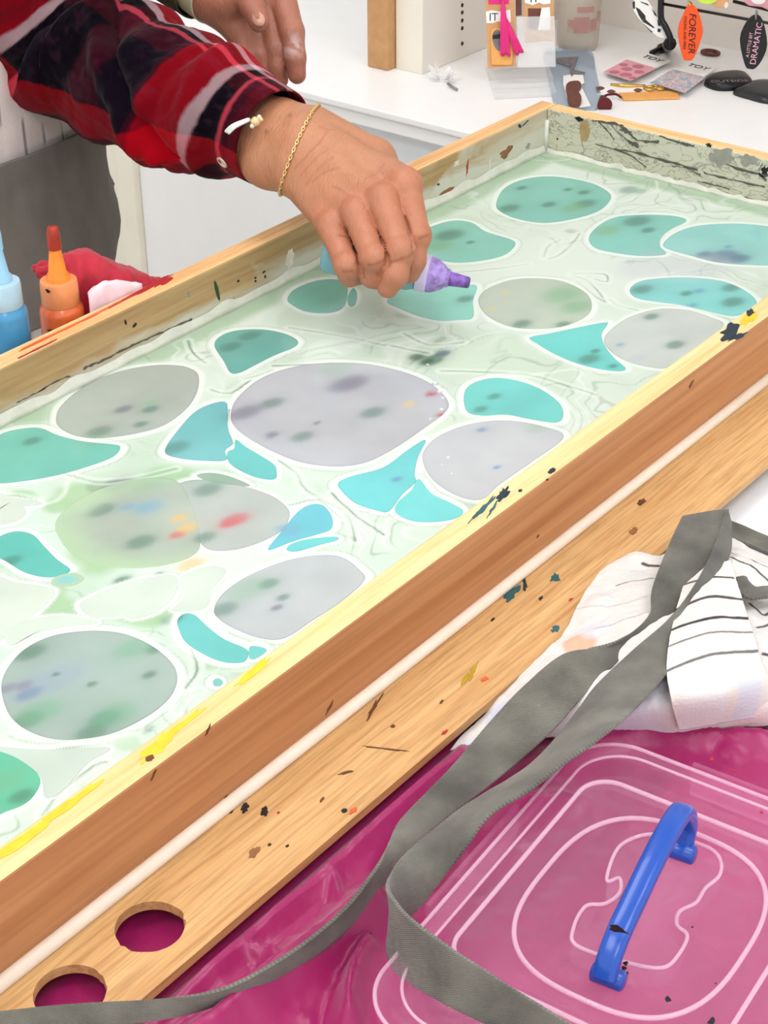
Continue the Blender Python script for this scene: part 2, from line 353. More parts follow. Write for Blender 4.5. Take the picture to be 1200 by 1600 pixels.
# paint stains and knots on the boards: thin dried paint with its own outline
PCOL = dict(yellow=(244, 190, 40), navy=(14, 38, 54), red=(170, 40, 42), orange=(214, 96, 48), green=(30, 70, 32), black=(22, 20, 20), knot=(96, 58, 30), teal=(40, 90, 96), ochre=(176, 140, 30), grey=(150, 148, 136), pale=(222, 214, 196), brown=(140, 92, 52), tanw=(176, 148, 104))
for k, v in PCOL.items(): M['st_' + k] = plain('dried_paint_' + k, v, .45, noise=.15, nscale=90)
_st = [0]
def stain(parent, plane, px, py, rx, ry, ang, c, rough=.35, n=18):
    """plane: ('z', value) or ('y', value) or ('x', value); rx along the board, in millimetres"""
    _st[0] += 1; ax, v = plane; B = catmull(blob2d(rx / 1000, ry / 1000, ang, n, rough * .8, _st[0]), 2, True)
    t = .00022 + .00005 * (_st[0] % 9)
    if ax == 'z': p = onz(px, py, v); P = np.c_[p[0] + B[:, 0], p[1] + B[:, 1], np.full(len(B), v)]; nn = (0, 0, 1)
    elif ax == 'y': p = ony(px, py, v); P = np.c_[p[0] + B[:, 0], np.full(len(B), v), p[2] + B[:, 1]]; nn = (0, -1, 0)
    else: p = onx(px, py, v); P = np.c_[np.full(len(B), v), p[1] + B[:, 0], p[2] + B[:, 1]]; nn = (-1, 0, 0)
    o = slab('paint_stain', P, nn, t, M['st_' + c], tray); return o
TOP = ('z', ZT); LED = ('z', ZL); NF = ('y', -S - TK); FI = ('y', 0.0); EI = ('x', 0.0)
for a in ((248, 1165, 16, 4.2, .1, 'yellow', .5), (275, 1140, 22, 2.0, .05, 'yellow', .5), (395, 1050, 16, 2.6, .1, 'yellow', .4), (100, 1262, 22, 2.4, 0, 'yellow', .4), (30, 1315, 26, 3.0, 0, 'yellow', .4), (1170, 498, 16, 3.8, .1, 'yellow', .4)): stain(nb, TOP, *a[:2], *a[2:5], a[5], a[6])
for a in ((1140, 520, 15, 5.5, .3, 'navy', .5), (1172, 490, 8, 2.6, .3, 'navy', .5), (1150, 527, 11, 2.6, -.2, 'navy', .5), (786, 772, 8, 3.0, .3, 'navy', .5), (760, 790, 14, 1.6, .2, 'teal', .6), (745, 803, 10, 1.0, .2, 'teal', .6), (770, 795, 9, .9, .3, 'teal', .6), (813, 767, 1.6, 1.2, 0, 'navy', .2), (234, 1185, 2.6, 2.0, 0, 'knot', .2)): stain(nb, TOP, *a[:2], *a[2:5], a[5], a[6])
for a in ((862, 736, 4.2, 1.8, .2, 'navy', .3), (855, 750, 1, .8, 0, 'black', .2)): stain(nb, TOP, *a[:2], *a[2:5], a[5], a[6])
for a in ((1080, 600, 4, 1.6, .5, 'knot', .4), (515, 1105, 4, 1.2, .7, 'knot', .5), (240, 1210, 3.4, .9, .9, 'knot', .4), (325, 1140, 3.2, .8, .9, 'knot', .4), (350, 1250, 4.0, .9, .6, 'knot', .4), (840, 838, 1.6, .8, .3, 'knot', .3)): stain(nb, NF, *a[:2], *a[2:5], a[5], a[6])
for a in ((383, 1262, 4.2, 1.9, .5, 'black', .4), (413, 1268, 4.0, 2.0, .7, 'black', .3), (362, 1267, 2.6, .9, .3, 'black', .3), (421, 1320, 1.3, .9, 0, 'black', .2), (449, 1322, 1.2, .8, 0, 'black', .2), (435, 1270, 1.0, .7, 0, 'red', .2), (397, 1332, 5, 2.2, .2, 'brown', .4),
          (738, 1050, 9, 1.8, .3, 'ochre', .6), (728, 1060, 7, 1.2, .3, 'ochre', .6), (757, 1062, 3, 1.8, 0, 'orange', .4), (800, 925, 9, 3.2, .3, 'teal', .6), (820, 912, 7, 1.4, .6, 'navy', .5), (868, 903, 5.5, 2.8, .3, 'teal', .6), (845, 935, 2.6, 1.2, .2, 'navy', .4), (868, 983, 4.6, 2.2, .2, 'teal', .5), (892, 937, 2, 1, 0, 'red', .4), (695, 1145, 2.6, 1.2, 0, 'red', .4), (1002, 785, 4.6, 2.2, .1, 'knot', .35), (990, 830, 5, 2.2, .1, 'brown', .4),
          (585, 1105, 11, 1.2, .3, 'knot', .6), (562, 1103, 6, 1.0, .1, 'knot', .6), (552, 1103, 1.6, 1.4, 0, 'black', .1), (563, 1097, 1.1, .8, 0, 'black', .1), (570, 1092, 1.0, .8, 0, 'black', .1), (540, 1208, 4.4, 1.0, -.5, 'knot', .5), (614, 1135, 1.6, 1.2, 0, 'knot', .3), (503, 1250, 2.2, .8, .2, 'knot', .3), (538, 1267, 1.8, 1.5, 0, 'black', .2), (552, 1267, 3, 1.6, 0, 'orange', .3), (690, 1097, 2, .7, .2, 'knot', .3), (770, 968, 2.2, 1, .2, 'black', .3), (755, 948, 2, .8, .2, 'black', .3), (600, 1170, 13, .6, -1.1, 'knot', .5)):
    stain(nb, LED, *a[:2], *a[2:5], a[5], a[6])
# far board: red and orange streaks on the rim, specks and the green leaf-shaped stroke inside
for a in ((235, 447, 26, 2.6, .06, 'red', .5), (195, 468, 30, 1.6, .02, 'red', .6), (140, 496, 32, 1.4, .03, 'orange', .5), (255, 440, 13, 4.2, .1, 'red', .5), (80, 525, 30, 1.3, .02, 'orange', .5), (60, 545, 18, .8, .02, 'red', .5)): stain(fb, TOP, *a[:2], *a[2:5], a[5], a[6])
stain(fb, FI, 339, 454, 2.0, 10.5, .22, 'green', .08, 24)
for a in ((295, 460, 1.4, 2.6, .3, 'grey', .5), (372, 439, 1.8, 1.0, 0, 'black', .3), (399, 434, 1.2, .9, 0, 'black', .3), (399, 439, 1.2, 1, 0, 'black', .3), (412, 425, 2, .7, 0, 'black', .4), (414, 432, 1, 1.2, 0, 'black', .4), (196, 504, 1, 2.4, .2, 'black', .3), (210, 508, 2.4, 1.2, .4, 'black', .3), (685, 288, 2.4, 1.1, -.3, 'black', .3), (730, 262, 1.6, 8, -.15, 'red', .5), (765, 258, 1.2, 9, 0, 'pale', .5), (700, 300, 12, 3, .02, 'brown', .5), (790, 240, 10, 6, .2, 'brown', .5), (713, 255, 3.5, 2.6, .4, 'pale', .6), (453, 405, 5, 9, 0, 'pale', .4), (820, 193, 5, 1, .3, 'teal', .6), (812, 197, 3, 1.6, -.6, 'navy', .6), (825, 228, 4, 3, -.3, 'grey', .6)): stain(fb, FI, *a[:2], *a[2:5], a[5], a[6])
M['st_crack'] = plain('dark_crack', (92, 88, 78), .7)
PCOL['crack'] = 0
def crack(pts, plane, w, c='crack', seed=0):
    L = [(ony(*p, plane[1]) if plane[0] == 'y' else onx(*p, plane[1]) if plane[0] == 'x' else onz(*p, plane[1])) for p in pts]
    L = catmull(L, 6); up = np.array([0, 0, 1.]); n = np.array([0, -1., 0]) if plane[0] == 'y' else np.array([-1., 0, 0])
    if plane[0] == 'z': up = np.array([0, 1., 0]); n = np.array([0, 0, 1.])
    r = np.random.default_rng(seed); m = len(L); ww = w * (.35 + r.random(m)); j = (r.random(m) - .5) * w
    V = np.r_[L + up * (ww + j)[:, None] / 2 + n * .0003, L - up * (ww - j)[:, None] / 2 + n * .0003]
    return mesh('crack', V, [(i, i + 1, m + i + 1, m + i) for i in range(m - 1)], M['st_' + c], tray)
crack([(130, 576), (160, 563), (200, 543), (235, 527), (275, 510), (300, 498)], FI, .0022, seed=1)
crack([(60, 612), (95, 592), (110, 588)], FI, .0016, seed=2)
crack([(25, 630), (40, 622), (70, 607)], FI, .0012, seed=3)
crack([(322, 495), (350, 478), (366, 466)], FI, .0014, seed=4); crack([(415, 445), (440, 432), (470, 418), (500, 404)], FI, .0009, 'brown', seed=5)
crack([(640, 352), (665, 336), (690, 325), (715, 315)], FI, .0008, 'brown', seed=6)
# peeling sediment on the end board
for k, P in enumerate(([(905, 186), (908, 215), (912, 232)], [(935, 190), (950, 205), (960, 218)], [(925, 188), (960, 193), (975, 197)], [(955, 195), (975, 215), (1000, 228)], [(1030, 212), (1060, 222), (1085, 228)], [(960, 232), (1000, 240), (1050, 254), (1090, 265)], [(1090, 283), (1112, 288), (1140, 296)], [(1100, 270), (1140, 280), (1195, 292)], [(1120, 250), (1150, 262), (1198, 275)], [(1050, 260), (1070, 262), (1095, 274)], [(1150, 305), (1175, 312), (1198, 314)], [(985, 210), (1000, 220), (1030, 222)], [(930, 225), (980, 240), (1010, 262)], [(1060, 285), (1090, 290), (1110, 300)], [(1192, 255), (1186, 270), (1198, 282)])):
    crack(P, EI, .0014 + .0006 * (k % 3), seed=20 + k)
for a in ((1108, 227, 3, 2, 0, 'black', .5), (1070, 225, 5, 1.8, .1, 'crack', .6), (914, 204, 6, 12, 0, 'tanw', .2), (905, 186, 6, 2, 0, 'black', .4), (1130, 245, 14, 8, 0, 'grey', .5), (1170, 250, 10, 6, 0, 'grey', .5), (980, 205, 8, 2.5, .2, 'crack', .7), (990, 225, 6, 2, .1, 'crack', .7), (1195, 268, 4, 5, 0, 'black', .5), (871, 217, 1, 1.2, 0, 'black', .3)): stain(eb, EI, *a[:2], *a[2:5], a[5], a[6])

# ------------------------------------------------------------------ marbling bath: liquid, floating paint film and every drop
T_, G_, C_ = (116, 200, 196), (196, 202, 202), (220, 232, 216)
def cr(L, ox, oy, k): return [(ox + x / k, oy + y / k) for x, y in L]
DROPS = []
def D(L, c, rim=1.0): DROPS.append((L, c, rim))
R1 = lambda L: cr(L, 600, 140, 2); R2 = lambda L: cr(L, 0, 420, 2); R3 = lambda L: cr(L, 300, 480, 1.875); R4 = lambda L: cr(L, 0, 880, 2.4)
D(R1([(350, 360), (375, 310), (440, 280), (530, 272), (640, 290), (700, 320), (707, 345), (670, 380), (590, 405), (500, 417), (420, 405), (370, 385)]), (132, 192, 176))
D(R1([(100, 450), (200, 412), (270, 415), (320, 445), (400, 470), (408, 490), (370, 520), (290, 537), (210, 540), (130, 520), (90, 480)]), (134, 194, 176))
D(R1([(640, 465), (665, 430), (720, 400), (800, 392), (880, 393), (930, 400), (945, 412), (900, 435), (868, 460), (863, 490), (880, 515), (800, 520), (720, 510), (660, 495)]), (134, 198, 184))
D(R1([(872, 485), (900, 455), (960, 430), (1050, 420), (1150, 422), (1240, 440), (1260, 500), (1220, 545), (1140, 548), (1040, 540), (960, 520), (890, 500)]), (146, 204, 196))
D(R1([(768, 625), (800, 600), (870, 590), (960, 588), (1060, 600), (1130, 630), (1165, 665), (1140, 690), (1090, 708), (1000, 690), (920, 672), (840, 662), (785, 650)]), (132, 206, 200))
D(R1([(687, 785), (710, 750), (770, 710), (860, 686), (950, 690), (1020, 712), (1062, 735), (1010, 785), (960, 825), (890, 868), (830, 868), (760, 850), (710, 820)]), (208, 216, 208))
D(R1([(295, 660), (320, 625), (390, 597), (470, 590), (560, 600), (630, 635), (650, 675), (630, 710), (560, 740), (470, 748), (390, 740), (320, 705)]), (196, 208, 190))
D(R1([(455, 775), (520, 762), (600, 745), (690, 728), (698, 735), (680, 765), (690, 800), (720, 840), (755, 870), (740, 880), (680, 875), (600, 855), (530, 825), (480, 795)]), (112, 204, 196))
D(R1([(10, 660), (60, 620), (180, 610), (250, 612), (285, 610), (290, 625), (278, 660), (278, 712), (235, 720), (170, 722), (100, 705), (40, 680)]), (142, 208, 190))
D(R2([(175, 470), (190, 430), (260, 370), (360, 325), (470, 303), (560, 303), (610, 320), (622, 350), (610, 400), (570, 450), (500, 495), (400, 520), (300, 530), (230, 520), (185, 495)]), (182, 192, 180))
D(R2([(670, 240), (690, 210), (740, 193), (820, 190), (890, 203), (930, 225), (920, 245), (860, 270), (800, 300), (750, 325), (720, 325), (700, 290)]), (112, 172, 160))
D(R2([(898, 95), (920, 65), (980, 40), (1040, 33), (1080, 45), (1086, 80), (1073, 120), (1030, 138), (960, 135), (915, 115)]), (128, 190, 172))
D(R2([(1090, 80), (1105, 60), (1116, 80), (1110, 112), (1094, 118), (1086, 100)]), (120, 186, 168), .4)
D(R2([(-60, 570), (-10, 525), (40, 505), (120, 497), (180, 520), (260, 540), (360, 550), (376, 562), (350, 590), (270, 620), (180, 645), (80, 663), (-20, 668), (-70, 620)]), (118, 190, 172))
D(R2([(515, 570), (560, 500), (620, 440), (700, 415), (712, 450), (712, 500), (728, 545), (703, 568), (708, 598), (640, 600), (560, 592)]), (118, 186, 186))
D(R2([(737, 534), (770, 558), (850, 607), (864, 630), (858, 658), (800, 652), (740, 625), (713, 600), (712, 572), (732, 562)]), (104, 188, 184), .6)
D(R3([(113, 320), (130, 270), (200, 210), (300, 175), (420, 163), (520, 168), (620, 190), (700, 225), (750, 275), (740, 310), (680, 355), (600, 410), (510, 455), (420, 467), (320, 455), (230, 420), (160, 380), (125, 350)]), (196, 198, 202))
D(R3([(797, 255), (820, 225), (880, 208), (950, 215), (1020, 240), (1075, 280), (1088, 315), (1070, 338), (1000, 330), (920, 315), (850, 318), (805, 305)]), (116, 200, 192))
D(R3([(675, 440), (700, 395), (760, 360), (840, 338), (930, 333), (1030, 350), (1090, 380), (1000, 450), (900, 520), (860, 558), (820, 565), (760, 545), (700, 500)]), (206, 208, 210))
D(R3([(428, 515), (470, 495), (560, 470), (630, 420), (678, 390), (684, 396), (662, 440), (652, 490), (656, 512), (617, 548), (577, 598), (540, 595), (480, 575), (440, 540)]), (112, 202, 202))
D(R3([(665, 503), (700, 545), (760, 575), (795, 598), (770, 620), (700, 630), (640, 625), (597, 602), (602, 573), (642, 537)]), (116, 206, 204), .7)
D(R3([(222, 708), (260, 660), (310, 600), (350, 578), (385, 582), (410, 615), (408, 650), (370, 665), (300, 685), (240, 708)]), (110, 192, 204))
D(R3([(278, 712), (290, 695), (340, 680), (420, 673), (425, 683), (380, 695), (310, 715)]), (112, 200, 198), .6)
D(R3([(65, 885), (90, 840), (160, 790), (270, 745), (370, 727), (440, 733), (490, 770), (505, 800), (440, 860), (350, 920), (270, 970), (200, 970), (120, 940), (75, 910)]), (202, 208, 208))
D(R2([(175, 790), (240, 725), (340, 680), (460, 655), (555, 665), (600, 740), (622, 820), (620, 880), (560, 915), (450, 935), (330, 930), (240, 900), (190, 850)]), (184, 196, 180), 0)
D(R2([(536, 695), (570, 667), (640, 660), (760, 680), (850, 710), (900, 750), (903, 780), (880, 820), (800, 860), (720, 880), (640, 872), (600, 800), (560, 740)]), (192, 200, 192), .5)
D(R2([(615, 645), (660, 638), (720, 650), (782, 678), (720, 676), (650, 664)]), (166, 184, 172), .5)
D(R2([(-20, 850), (40, 822), (100, 830), (140, 870), (180, 910), (220, 940), (200, 955), (150, 965), (80, 950), (20, 915), (-20, 890)]), (104, 190, 176))
D(R2([(170, 965), (230, 950), (262, 970), (220, 992), (165, 988)]), (150, 206, 200), 0)
D(R4([(5, 470), (25, 400), (90, 325), (190, 275), (320, 255), (450, 262), (560, 305), (640, 370), (665, 430), (640, 500), (560, 570), (430, 635), (300, 660), (190, 658), (90, 620), (30, 560)]), (174, 192, 182))
D(R4([(665, 215), (690, 190), (730, 195), (780, 240), (840, 285), (910, 315), (932, 335), (915, 370), (850, 373), (780, 350), (700, 300), (672, 250)]), (112, 196, 190))
D(R4([(940, 312), (1000, 325), (960, 358), (935, 355)]), (116, 200, 192), .6)
D(R4([(-60, 690), (20, 705), (90, 745), (140, 790), (150, 830), (110, 890), (40, 925), (-60, 935)]), (104, 190, 156))
D(R4([(798, 448), (805, 436), (822, 434), (836, 446), (826, 460), (806, 460)]), (128, 198, 188), .5)
D(R4([(298, 155), (340, 128), (440, 85), (560, 55), (640, 45), (668, 65), (660, 110), (630, 150), (560, 195), (490, 210), (460, 200), (380, 205), (320, 190)]), C_, .3)
D(R4([(676, 60), (720, 30), (800, 10), (850, 30), (800, 95), (780, 160), (730, 180), (645, 178), (690, 125)]), C_, .3)
D(R4([(-40, 60), (60, 72), (190, 95), (198, 125), (150, 175), (60, 240), (-40, 300)]), C_, .3)
D(R4([(20, 262), (100, 215), (230, 197), (350, 215), (355, 228), (240, 240), (120, 270), (40, 310)]), C_, .3)
D(R4([(-40, 690), (150, 700), (300, 695), (400, 690), (408, 705), (330, 750), (240, 850), (170, 880), (150, 800), (60, 730)]), (214, 228, 214), .2)
D(R2([(-20, 700), (40, 715), (122, 728), (126, 738), (70, 742), (20, 738), (-20, 760)]), C_, .3)
D(R2([(-20, 800), (10, 740), (60, 735), (82, 760), (60, 785), (10, 800)]), C_, .3)
def D2(cx, cy, rx, ry, ang, c):   # drops beyond the left edge of the picture, placed on the liquid directly
    B = blob2d(rx, ry, ang, 12, .10, int(abs(cx) * 1000)); DROPS.append((np.c_[cx + B[:, 0], cy + B[:, 1]], c, 1.0))
for a in ((-.985, -.10, .055, .036, .3, (190, 196, 190)), (-1.10, -.085, .042, .05, .2, (118, 190, 178)), (-1.165, -.20, .04, .055, .1, (186, 196, 190)), (-1.085, -.215, .026, .04, -.4, (112, 200, 192)), (-1.15, -.32, .05, .035, .3, (122, 194, 176)), (-.885, -.045, .05, .022, 0, (122, 188, 172)), (-1.19, -.06, .03, .03, 0, (200, 206, 204))): D2(*a)
SP = []   # tints under the film: px, py, radius (px), colour, strength, stretch
def sp(L, ox, oy, k, col, a=.6, st=1.5):
    for x, y, r in L: SP.append((ox + x / k, oy + y / k, r / k, col, a, st))
dg = (84, 128, 112); bl = (110, 150, 190); pu = (140, 130, 156); gr = (136, 184, 142); re = (206, 120, 122); ye = (226, 202, 140); nv = (64, 96, 128)
sp([(515, 360, 20), (390, 372, 30), (630, 357, 30), (575, 313, 12), (625, 322, 16), (430, 308, 14), (205, 455, 42), (270, 478, 12), (790, 412, 40), (825, 440, 20), (805, 625, 32), (945, 638, 18), (1085, 620, 28), (1090, 665, 34), (910, 798, 28), (835, 710, 22), (640, 843, 32), (660, 818, 14), (715, 865, 14), (255, 655, 25), (430, 733, 28), (560, 735, 22), (765, 313, 28)], 600, 140, 2, dg, .7)
sp([(1060, 522, 44), (1000, 517, 22), (1110, 530, 30)], 600, 140, 2, nv, .75, 1.6); sp([(985, 630, 16), (965, 675, 15), (738, 798, 12), (1075, 492, 12)], 600, 140, 2, bl, .6)
sp([(795, 840, 25), (830, 550, 90), (1000, 555, 90)], 600, 140, 2, (196, 196, 208), .5); sp([(335, 685, 12), (380, 635, 10)], 600, 140, 2, ye, .7); sp([(560, 640, 60), (590, 370, 34), (700, 440, 40), (180, 490, 34), (600, 680, 45), (800, 318, 18)], 600, 140, 2, gr, .7)
sp([(470, 440, 22), (440, 487, 18), (310, 510, 34), (850, 420, 32), (1165, 450, 34), (945, 525, 30), (310, 755, 40), (640, 840, 30), (440, 855, 40), (840, 985, 28), (700, 1065, 38), (885, 1028, 18), (540, 1095, 28), (650, 690, 40), (385, 972, 24), (495, 955, 14), (100, 540, 24), (780, 210, 30), (720, 245, 30), (545, 560, 40), (30, 915, 30)], 0, 420, 2, dg, .62)
sp([(385, 440, 22), (765, 450, 42), (1090, 360, 48), (370, 670, 38), (865, 1060, 15), (990, 483, 9), (850, 520, 16)], 0, 420, 2, (112, 108, 128), .62, 1.7)
sp([(465, 745, 38), (400, 745, 20), (880, 810, 20), (910, 820, 30)], 0, 420, 2, (130, 178, 204), .6); sp([(735, 785, 34), (712, 797, 22), (555, 832, 20)], 0, 420, 2, re, .9, 1.6); sp([(585, 810, 26), (597, 925, 36), (560, 780, 20)], 0, 420, 2, (232, 192, 120), .8)
sp([(780, 1000, 60), (700, 650, 40), (480, 660, 60), (300, 540, 30), (470, 420, 20), (600, 650, 40)], 0, 420, 2, gr, .45)
sp([(700, 255, 15), (728, 315, 12), (730, 235, 8)], 300, 480, 1.875, (190, 92, 92), .9, 1.2); sp([(635, 285, 15)], 300, 480, 1.875, ye, .8); sp([(735, 135, 20)], 300, 480, 1.875, nv, 1.0); sp([(700, 155, 34), (660, 145, 22), (690, 160, 16)], 300, 480, 1.875, (40, 96, 70), 1.0); sp([(850, 360, 13), (600, 505, 14), (893, 470, 10)], 300, 480, 1.875, bl, .7); sp([(885, 262, 18), (845, 300, 20)], 300, 480, 1.875, dg, .6); sp([(420, 180, 40), (1010, 355, 30)], 300, 480, 1.875, gr, .35)
sp([(110, 490, 34)], 0, 880, 2.4, (96, 120, 170), .7, 1.8); sp([(200, 440, 80)], 0, 880, 2.4, (160, 178, 196), .5, 2); sp([(90, 460, 26), (30, 470, 26)], 0, 880, 2.4, pu, .6); sp([(390, 585, 48), (100, 590, 50), (345, 455, 16), (560, 420, 22), (210, 418, 12), (110, 335, 50), (585, 320, 32), (340, 640, 50), (455, 65, 24), (640, 208, 30), (550, 622, 24), (80, 875, 40), (600, 42, 14)], 0, 880, 2.4, (88, 132, 108), .68); sp([(430, 570, 70), (150, 560, 70), (500, 320, 60), (20, 820, 70)], 0, 880, 2.4, (124, 182, 146), .55)
WASH = [(130, 775, 55), (150, 870, 60), (90, 955, 50), (70, 930, 40), (225, 955, 55), (280, 965, 22), (250, 945, 50), (180, 820, 60), (260, 745, 45), (90, 790, 30), (40, 1000, 30), (200, 1160, 25), (330, 1040, 14), (220, 1170, 18), (100, 1190, 50), (30, 780, 30)]
VEINS = [R1(L) for L in ([(230, 571), (350, 560), (450, 545)], [(510, 530), (545, 520), (580, 488), (610, 450)], [(500, 525), (515, 490), (550, 470)], [(180, 880), (430, 890), (560, 920), (660, 955)], [(0, 795), (60, 810), (140, 825)], [(585, 580), (640, 600), (690, 665), (600, 600)], [(590, 575), (690, 575), (700, 600), (660, 590)], [(700, 655), (730, 675), (790, 690)], [(60, 760), (140, 800), (250, 790)])] + \
        [R2(L) for L in ([(590, 225), (600, 260), (640, 295)], [(905, 185), (1000, 200), (1100, 218), (1200, 240)], [(850, 305), (960, 300), (1040, 295)], [(870, 600), (930, 640), (960, 690), (1080, 760), (1110, 850)], [(900, 740), (1000, 720), (1060, 780)], [(1040, 700), (1120, 780), (1200, 830)], [(660, 380), (720, 390), (780, 350)], [(720, 540), (790, 600), (860, 632)], [(715, 440), (712, 520), (730, 545)], [(760, 345), (800, 335), (850, 318)], [(200, 640), (300, 668), (420, 655), (550, 625)], [(0, 708), (60, 712), (120, 725)])] + \
        [R4(L) for L in ([(0, 690), (150, 700), (300, 690), (370, 683)], [(160, 945), (230, 860), (350, 760), (400, 745)], [(40, 645), (80, 660), (200, 672), (420, 640), (510, 625)], [(720, 320), (745, 400), (700, 470)], [(0, 290), (60, 245), (120, 228)], [(660, 560), (700, 500), (760, 480)])]
def w2(L): return np.array([onz(x, y, ZWAT)[:2] for x, y in L])
PXM = 1 / 1880.0
SPW = []
for (x, y, r, c, a, st) in SP:
    p = onz(x, y, ZWAT); q = onz(x + 1, y, ZWAT); m = np.hypot(*(q - p)[:2])
    SPW.append((p[0], p[1], r * m, np.array(lin(c)), a, st))
DANG = math.atan2(*(w2([(700, 520)])[0] - w2([(600, 560)])[0])[::-1])
def tint(x, y, col, amount=1.0):
    for (cx, cy, r, c, a, st) in SPW:
        k = r * st * 2.2
        sel = (abs(x - cx) < k) & (abs(y - cy) < k)
        if not sel.any(): continue
        dxx = x[sel] - cx; dyy = y[sel] - cy
        u = (dxx * math.cos(DANG) + dyy * math.sin(DANG)) / st; v = -dxx * math.sin(DANG) + dyy * math.cos(DANG)
        e = (u * u + v * v) / (r * r)
        w = (a * amount * (.62 / (1 + np.exp((np.sqrt(e) - .85) * 9)) + .38 * np.exp(-e * .7)))[:, None]
        col[sel] = col[sel] * (1 - w) + c * w
    return col
M['film'] = vcol('paint_film', .10, .5, ior=1.33)
M['liquid'] = plain('milky_green_size', (188, 214, 190), .1)
FILM = .79   # overall reflectance of the thin paint film
bath = thing('marbling_bath', (XL / 2, -S / 2, ZWAT), 'pale mint marbling liquid with floating teal and grey paint drops filling the tray', 'paint bath')
box('liquid_body', XL + .0005, -.0005, -S + .0005, -.0005, TZ + .0085, ZWAT - .0004, M['liquid'], bath)
gh = .00125; nx = int((-XL) / gh); ny = int(S / gh)
gx, gy = np.meshgrid(np.linspace(XL + .0004, -.0004, nx), np.linspace(-S + .0004, -.0004, ny), indexing='ij')
# organic warp so that rims and veins waver
wx = gx + .0022 * (fbm(gx * 26, gy * 26, 3) - .5) * 2; wy = gy + .0022 * (fbm(gx * 26, gy * 26, 11) - .5) * 2
base = np.empty((nx, ny, 3)); base[:] = lin((220, 234, 218))
mint = sstep(-.45, -1.0, gx)[..., None] * .5; base = base * (1 - mint) + lin((206, 234, 214)) * mint
n1 = fbm(gx * 9 + 3 * fbm(gx * 5, gy * 5, 21), gy * 14 + 3 * fbm(gx * 5, gy * 5, 31), 5)
w = (sstep(.46, .62, n1) * .45)[..., None]; base = base * (1 - w) + lin((236, 243, 232)) * w
w = (sstep(.42, .30, n1) * .45)[..., None]; base = base * (1 - w) + lin((196, 216, 190)) * w
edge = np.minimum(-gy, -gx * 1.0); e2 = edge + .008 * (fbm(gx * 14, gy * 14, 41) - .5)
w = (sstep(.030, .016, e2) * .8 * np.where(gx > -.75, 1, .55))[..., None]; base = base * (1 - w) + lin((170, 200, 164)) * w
for (x, y, r) in WASH:
    p = onz(x, y, ZWAT); q = onz(x + 1, y, ZWAT); rr = r * np.hypot(*(q - p)[:2])
    e = np.hypot(gx - p[0], gy - p[1]) / rr + .5 * (fbm(gx * 22, gy * 22, 51) - .5)
    w = (sstep(1.05, .55, e) * .85)[..., None]; base = base * (1 - w) + lin((176, 210, 164)) * w
# flow lines between the drops
flow = np.sin(60 * fbm(gx * 7, gy * 9, 61, 3) + 14 * n1)
w = (sstep(.93, 1.0, flow) * sstep(.50, .58, fbm(gx * 6, gy * 6, 71)) * .35)[..., None]; base = base * (1 - w) + lin((140, 158, 136)) * w
# fine marbled wisps: thin light and dark contour lines of a strongly warped field
q1 = fbm(gx * 4 + .9 * fbm(gx * 9, gy * 9, 101), gy * 6 + .9 * fbm(gx * 9, gy * 9, 111), 121, 3); msk = sstep(.44, .56, fbm(gx * 7, gy * 7, 131))
for (lv, wd, colr, al) in ((.36, .0035, (150, 172, 148), .5), (.40, .005, (240, 246, 236), .6), (.44, .003, (140, 160, 138), .5), (.475, .006, (240, 246, 236), .55), (.50, .003, (132, 156, 134), .5), (.53, .005, (242, 247, 238), .6), (.56, .0035, (150, 176, 150), .5), (.60, .005, (240, 246, 236), .6)):
    w = (np.exp(-((q1 - lv) / wd) ** 2) * al * msk)[..., None]; base = base * (1 - w) + lin(colr) * w
base = tint(gx, gy, base, .8)
polys = []
for (L, c, rim) in DROPS:
    Pw = catmull(L if isinstance(L, np.ndarray) else w2(L), 6, True); polys.append(Pw)
    if rim <= 0: continue
    lo = Pw.min(0) - .02; hi = Pw.max(0) + .02
    i0, i1 = np.searchsorted(gx[:, 0], [lo[0], hi[0]]); j0, j1 = np.searchsorted(gy[0], [lo[1], hi[1]])
    if i1 <= i0 or j1 <= j0: continue
    sx = wx[i0:i1, j0:j1]; sy = wy[i0:i1, j0:j1]
    d = poly_dist(sx, sy, Pw[::2], True)
    w = ((sstep(.0045 * rim + .0022, .0020 * rim + .0008, d) * .95))[..., None]
    w2_ = (sstep(.014 * rim, .004, d) * .5)[..., None]
    b = base[i0:i1, j0:j1]; b = b * (1 - w2_) + lin((224, 236, 221)) * w2_; b = b * (1 - w) + lin((240, 248, 238)) * w
    dk = (np.exp(-((d - .0052 * rim - .0016) / .0005) ** 2) * .30 * sstep(.45, .6, fbm(sx * 12, sy * 12, 81)))[..., None]
    base[i0:i1, j0:j1] = b * (1 - dk) + lin((128, 150, 132)) * dk
for k, L in enumerate(VEINS):
    Pw = catmull(w2(L), 6); d = poly_dist(wx, wy, Pw[::2]); tt = fbm(gx * 30, gy * 30, 91 + k); w = (sstep(.0011, .0002, d - .0009 * (tt - .5)) * np.clip(.15 + 1.3 * (tt - .25), 0, .75))[..., None]; base = base * (1 - w) + lin((112, 130, 112)) * w
    w = (np.exp(-((d - .0035) / .0016) ** 2) * .5)[..., None]; base = base * (1 - w) + lin((240, 247, 236)) * w
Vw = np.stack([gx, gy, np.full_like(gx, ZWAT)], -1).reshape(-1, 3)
mesh('paint_film', Vw, grid_faces(nx, ny), M['film'], bath, True, col=base.reshape(-1, 3) * FILM)
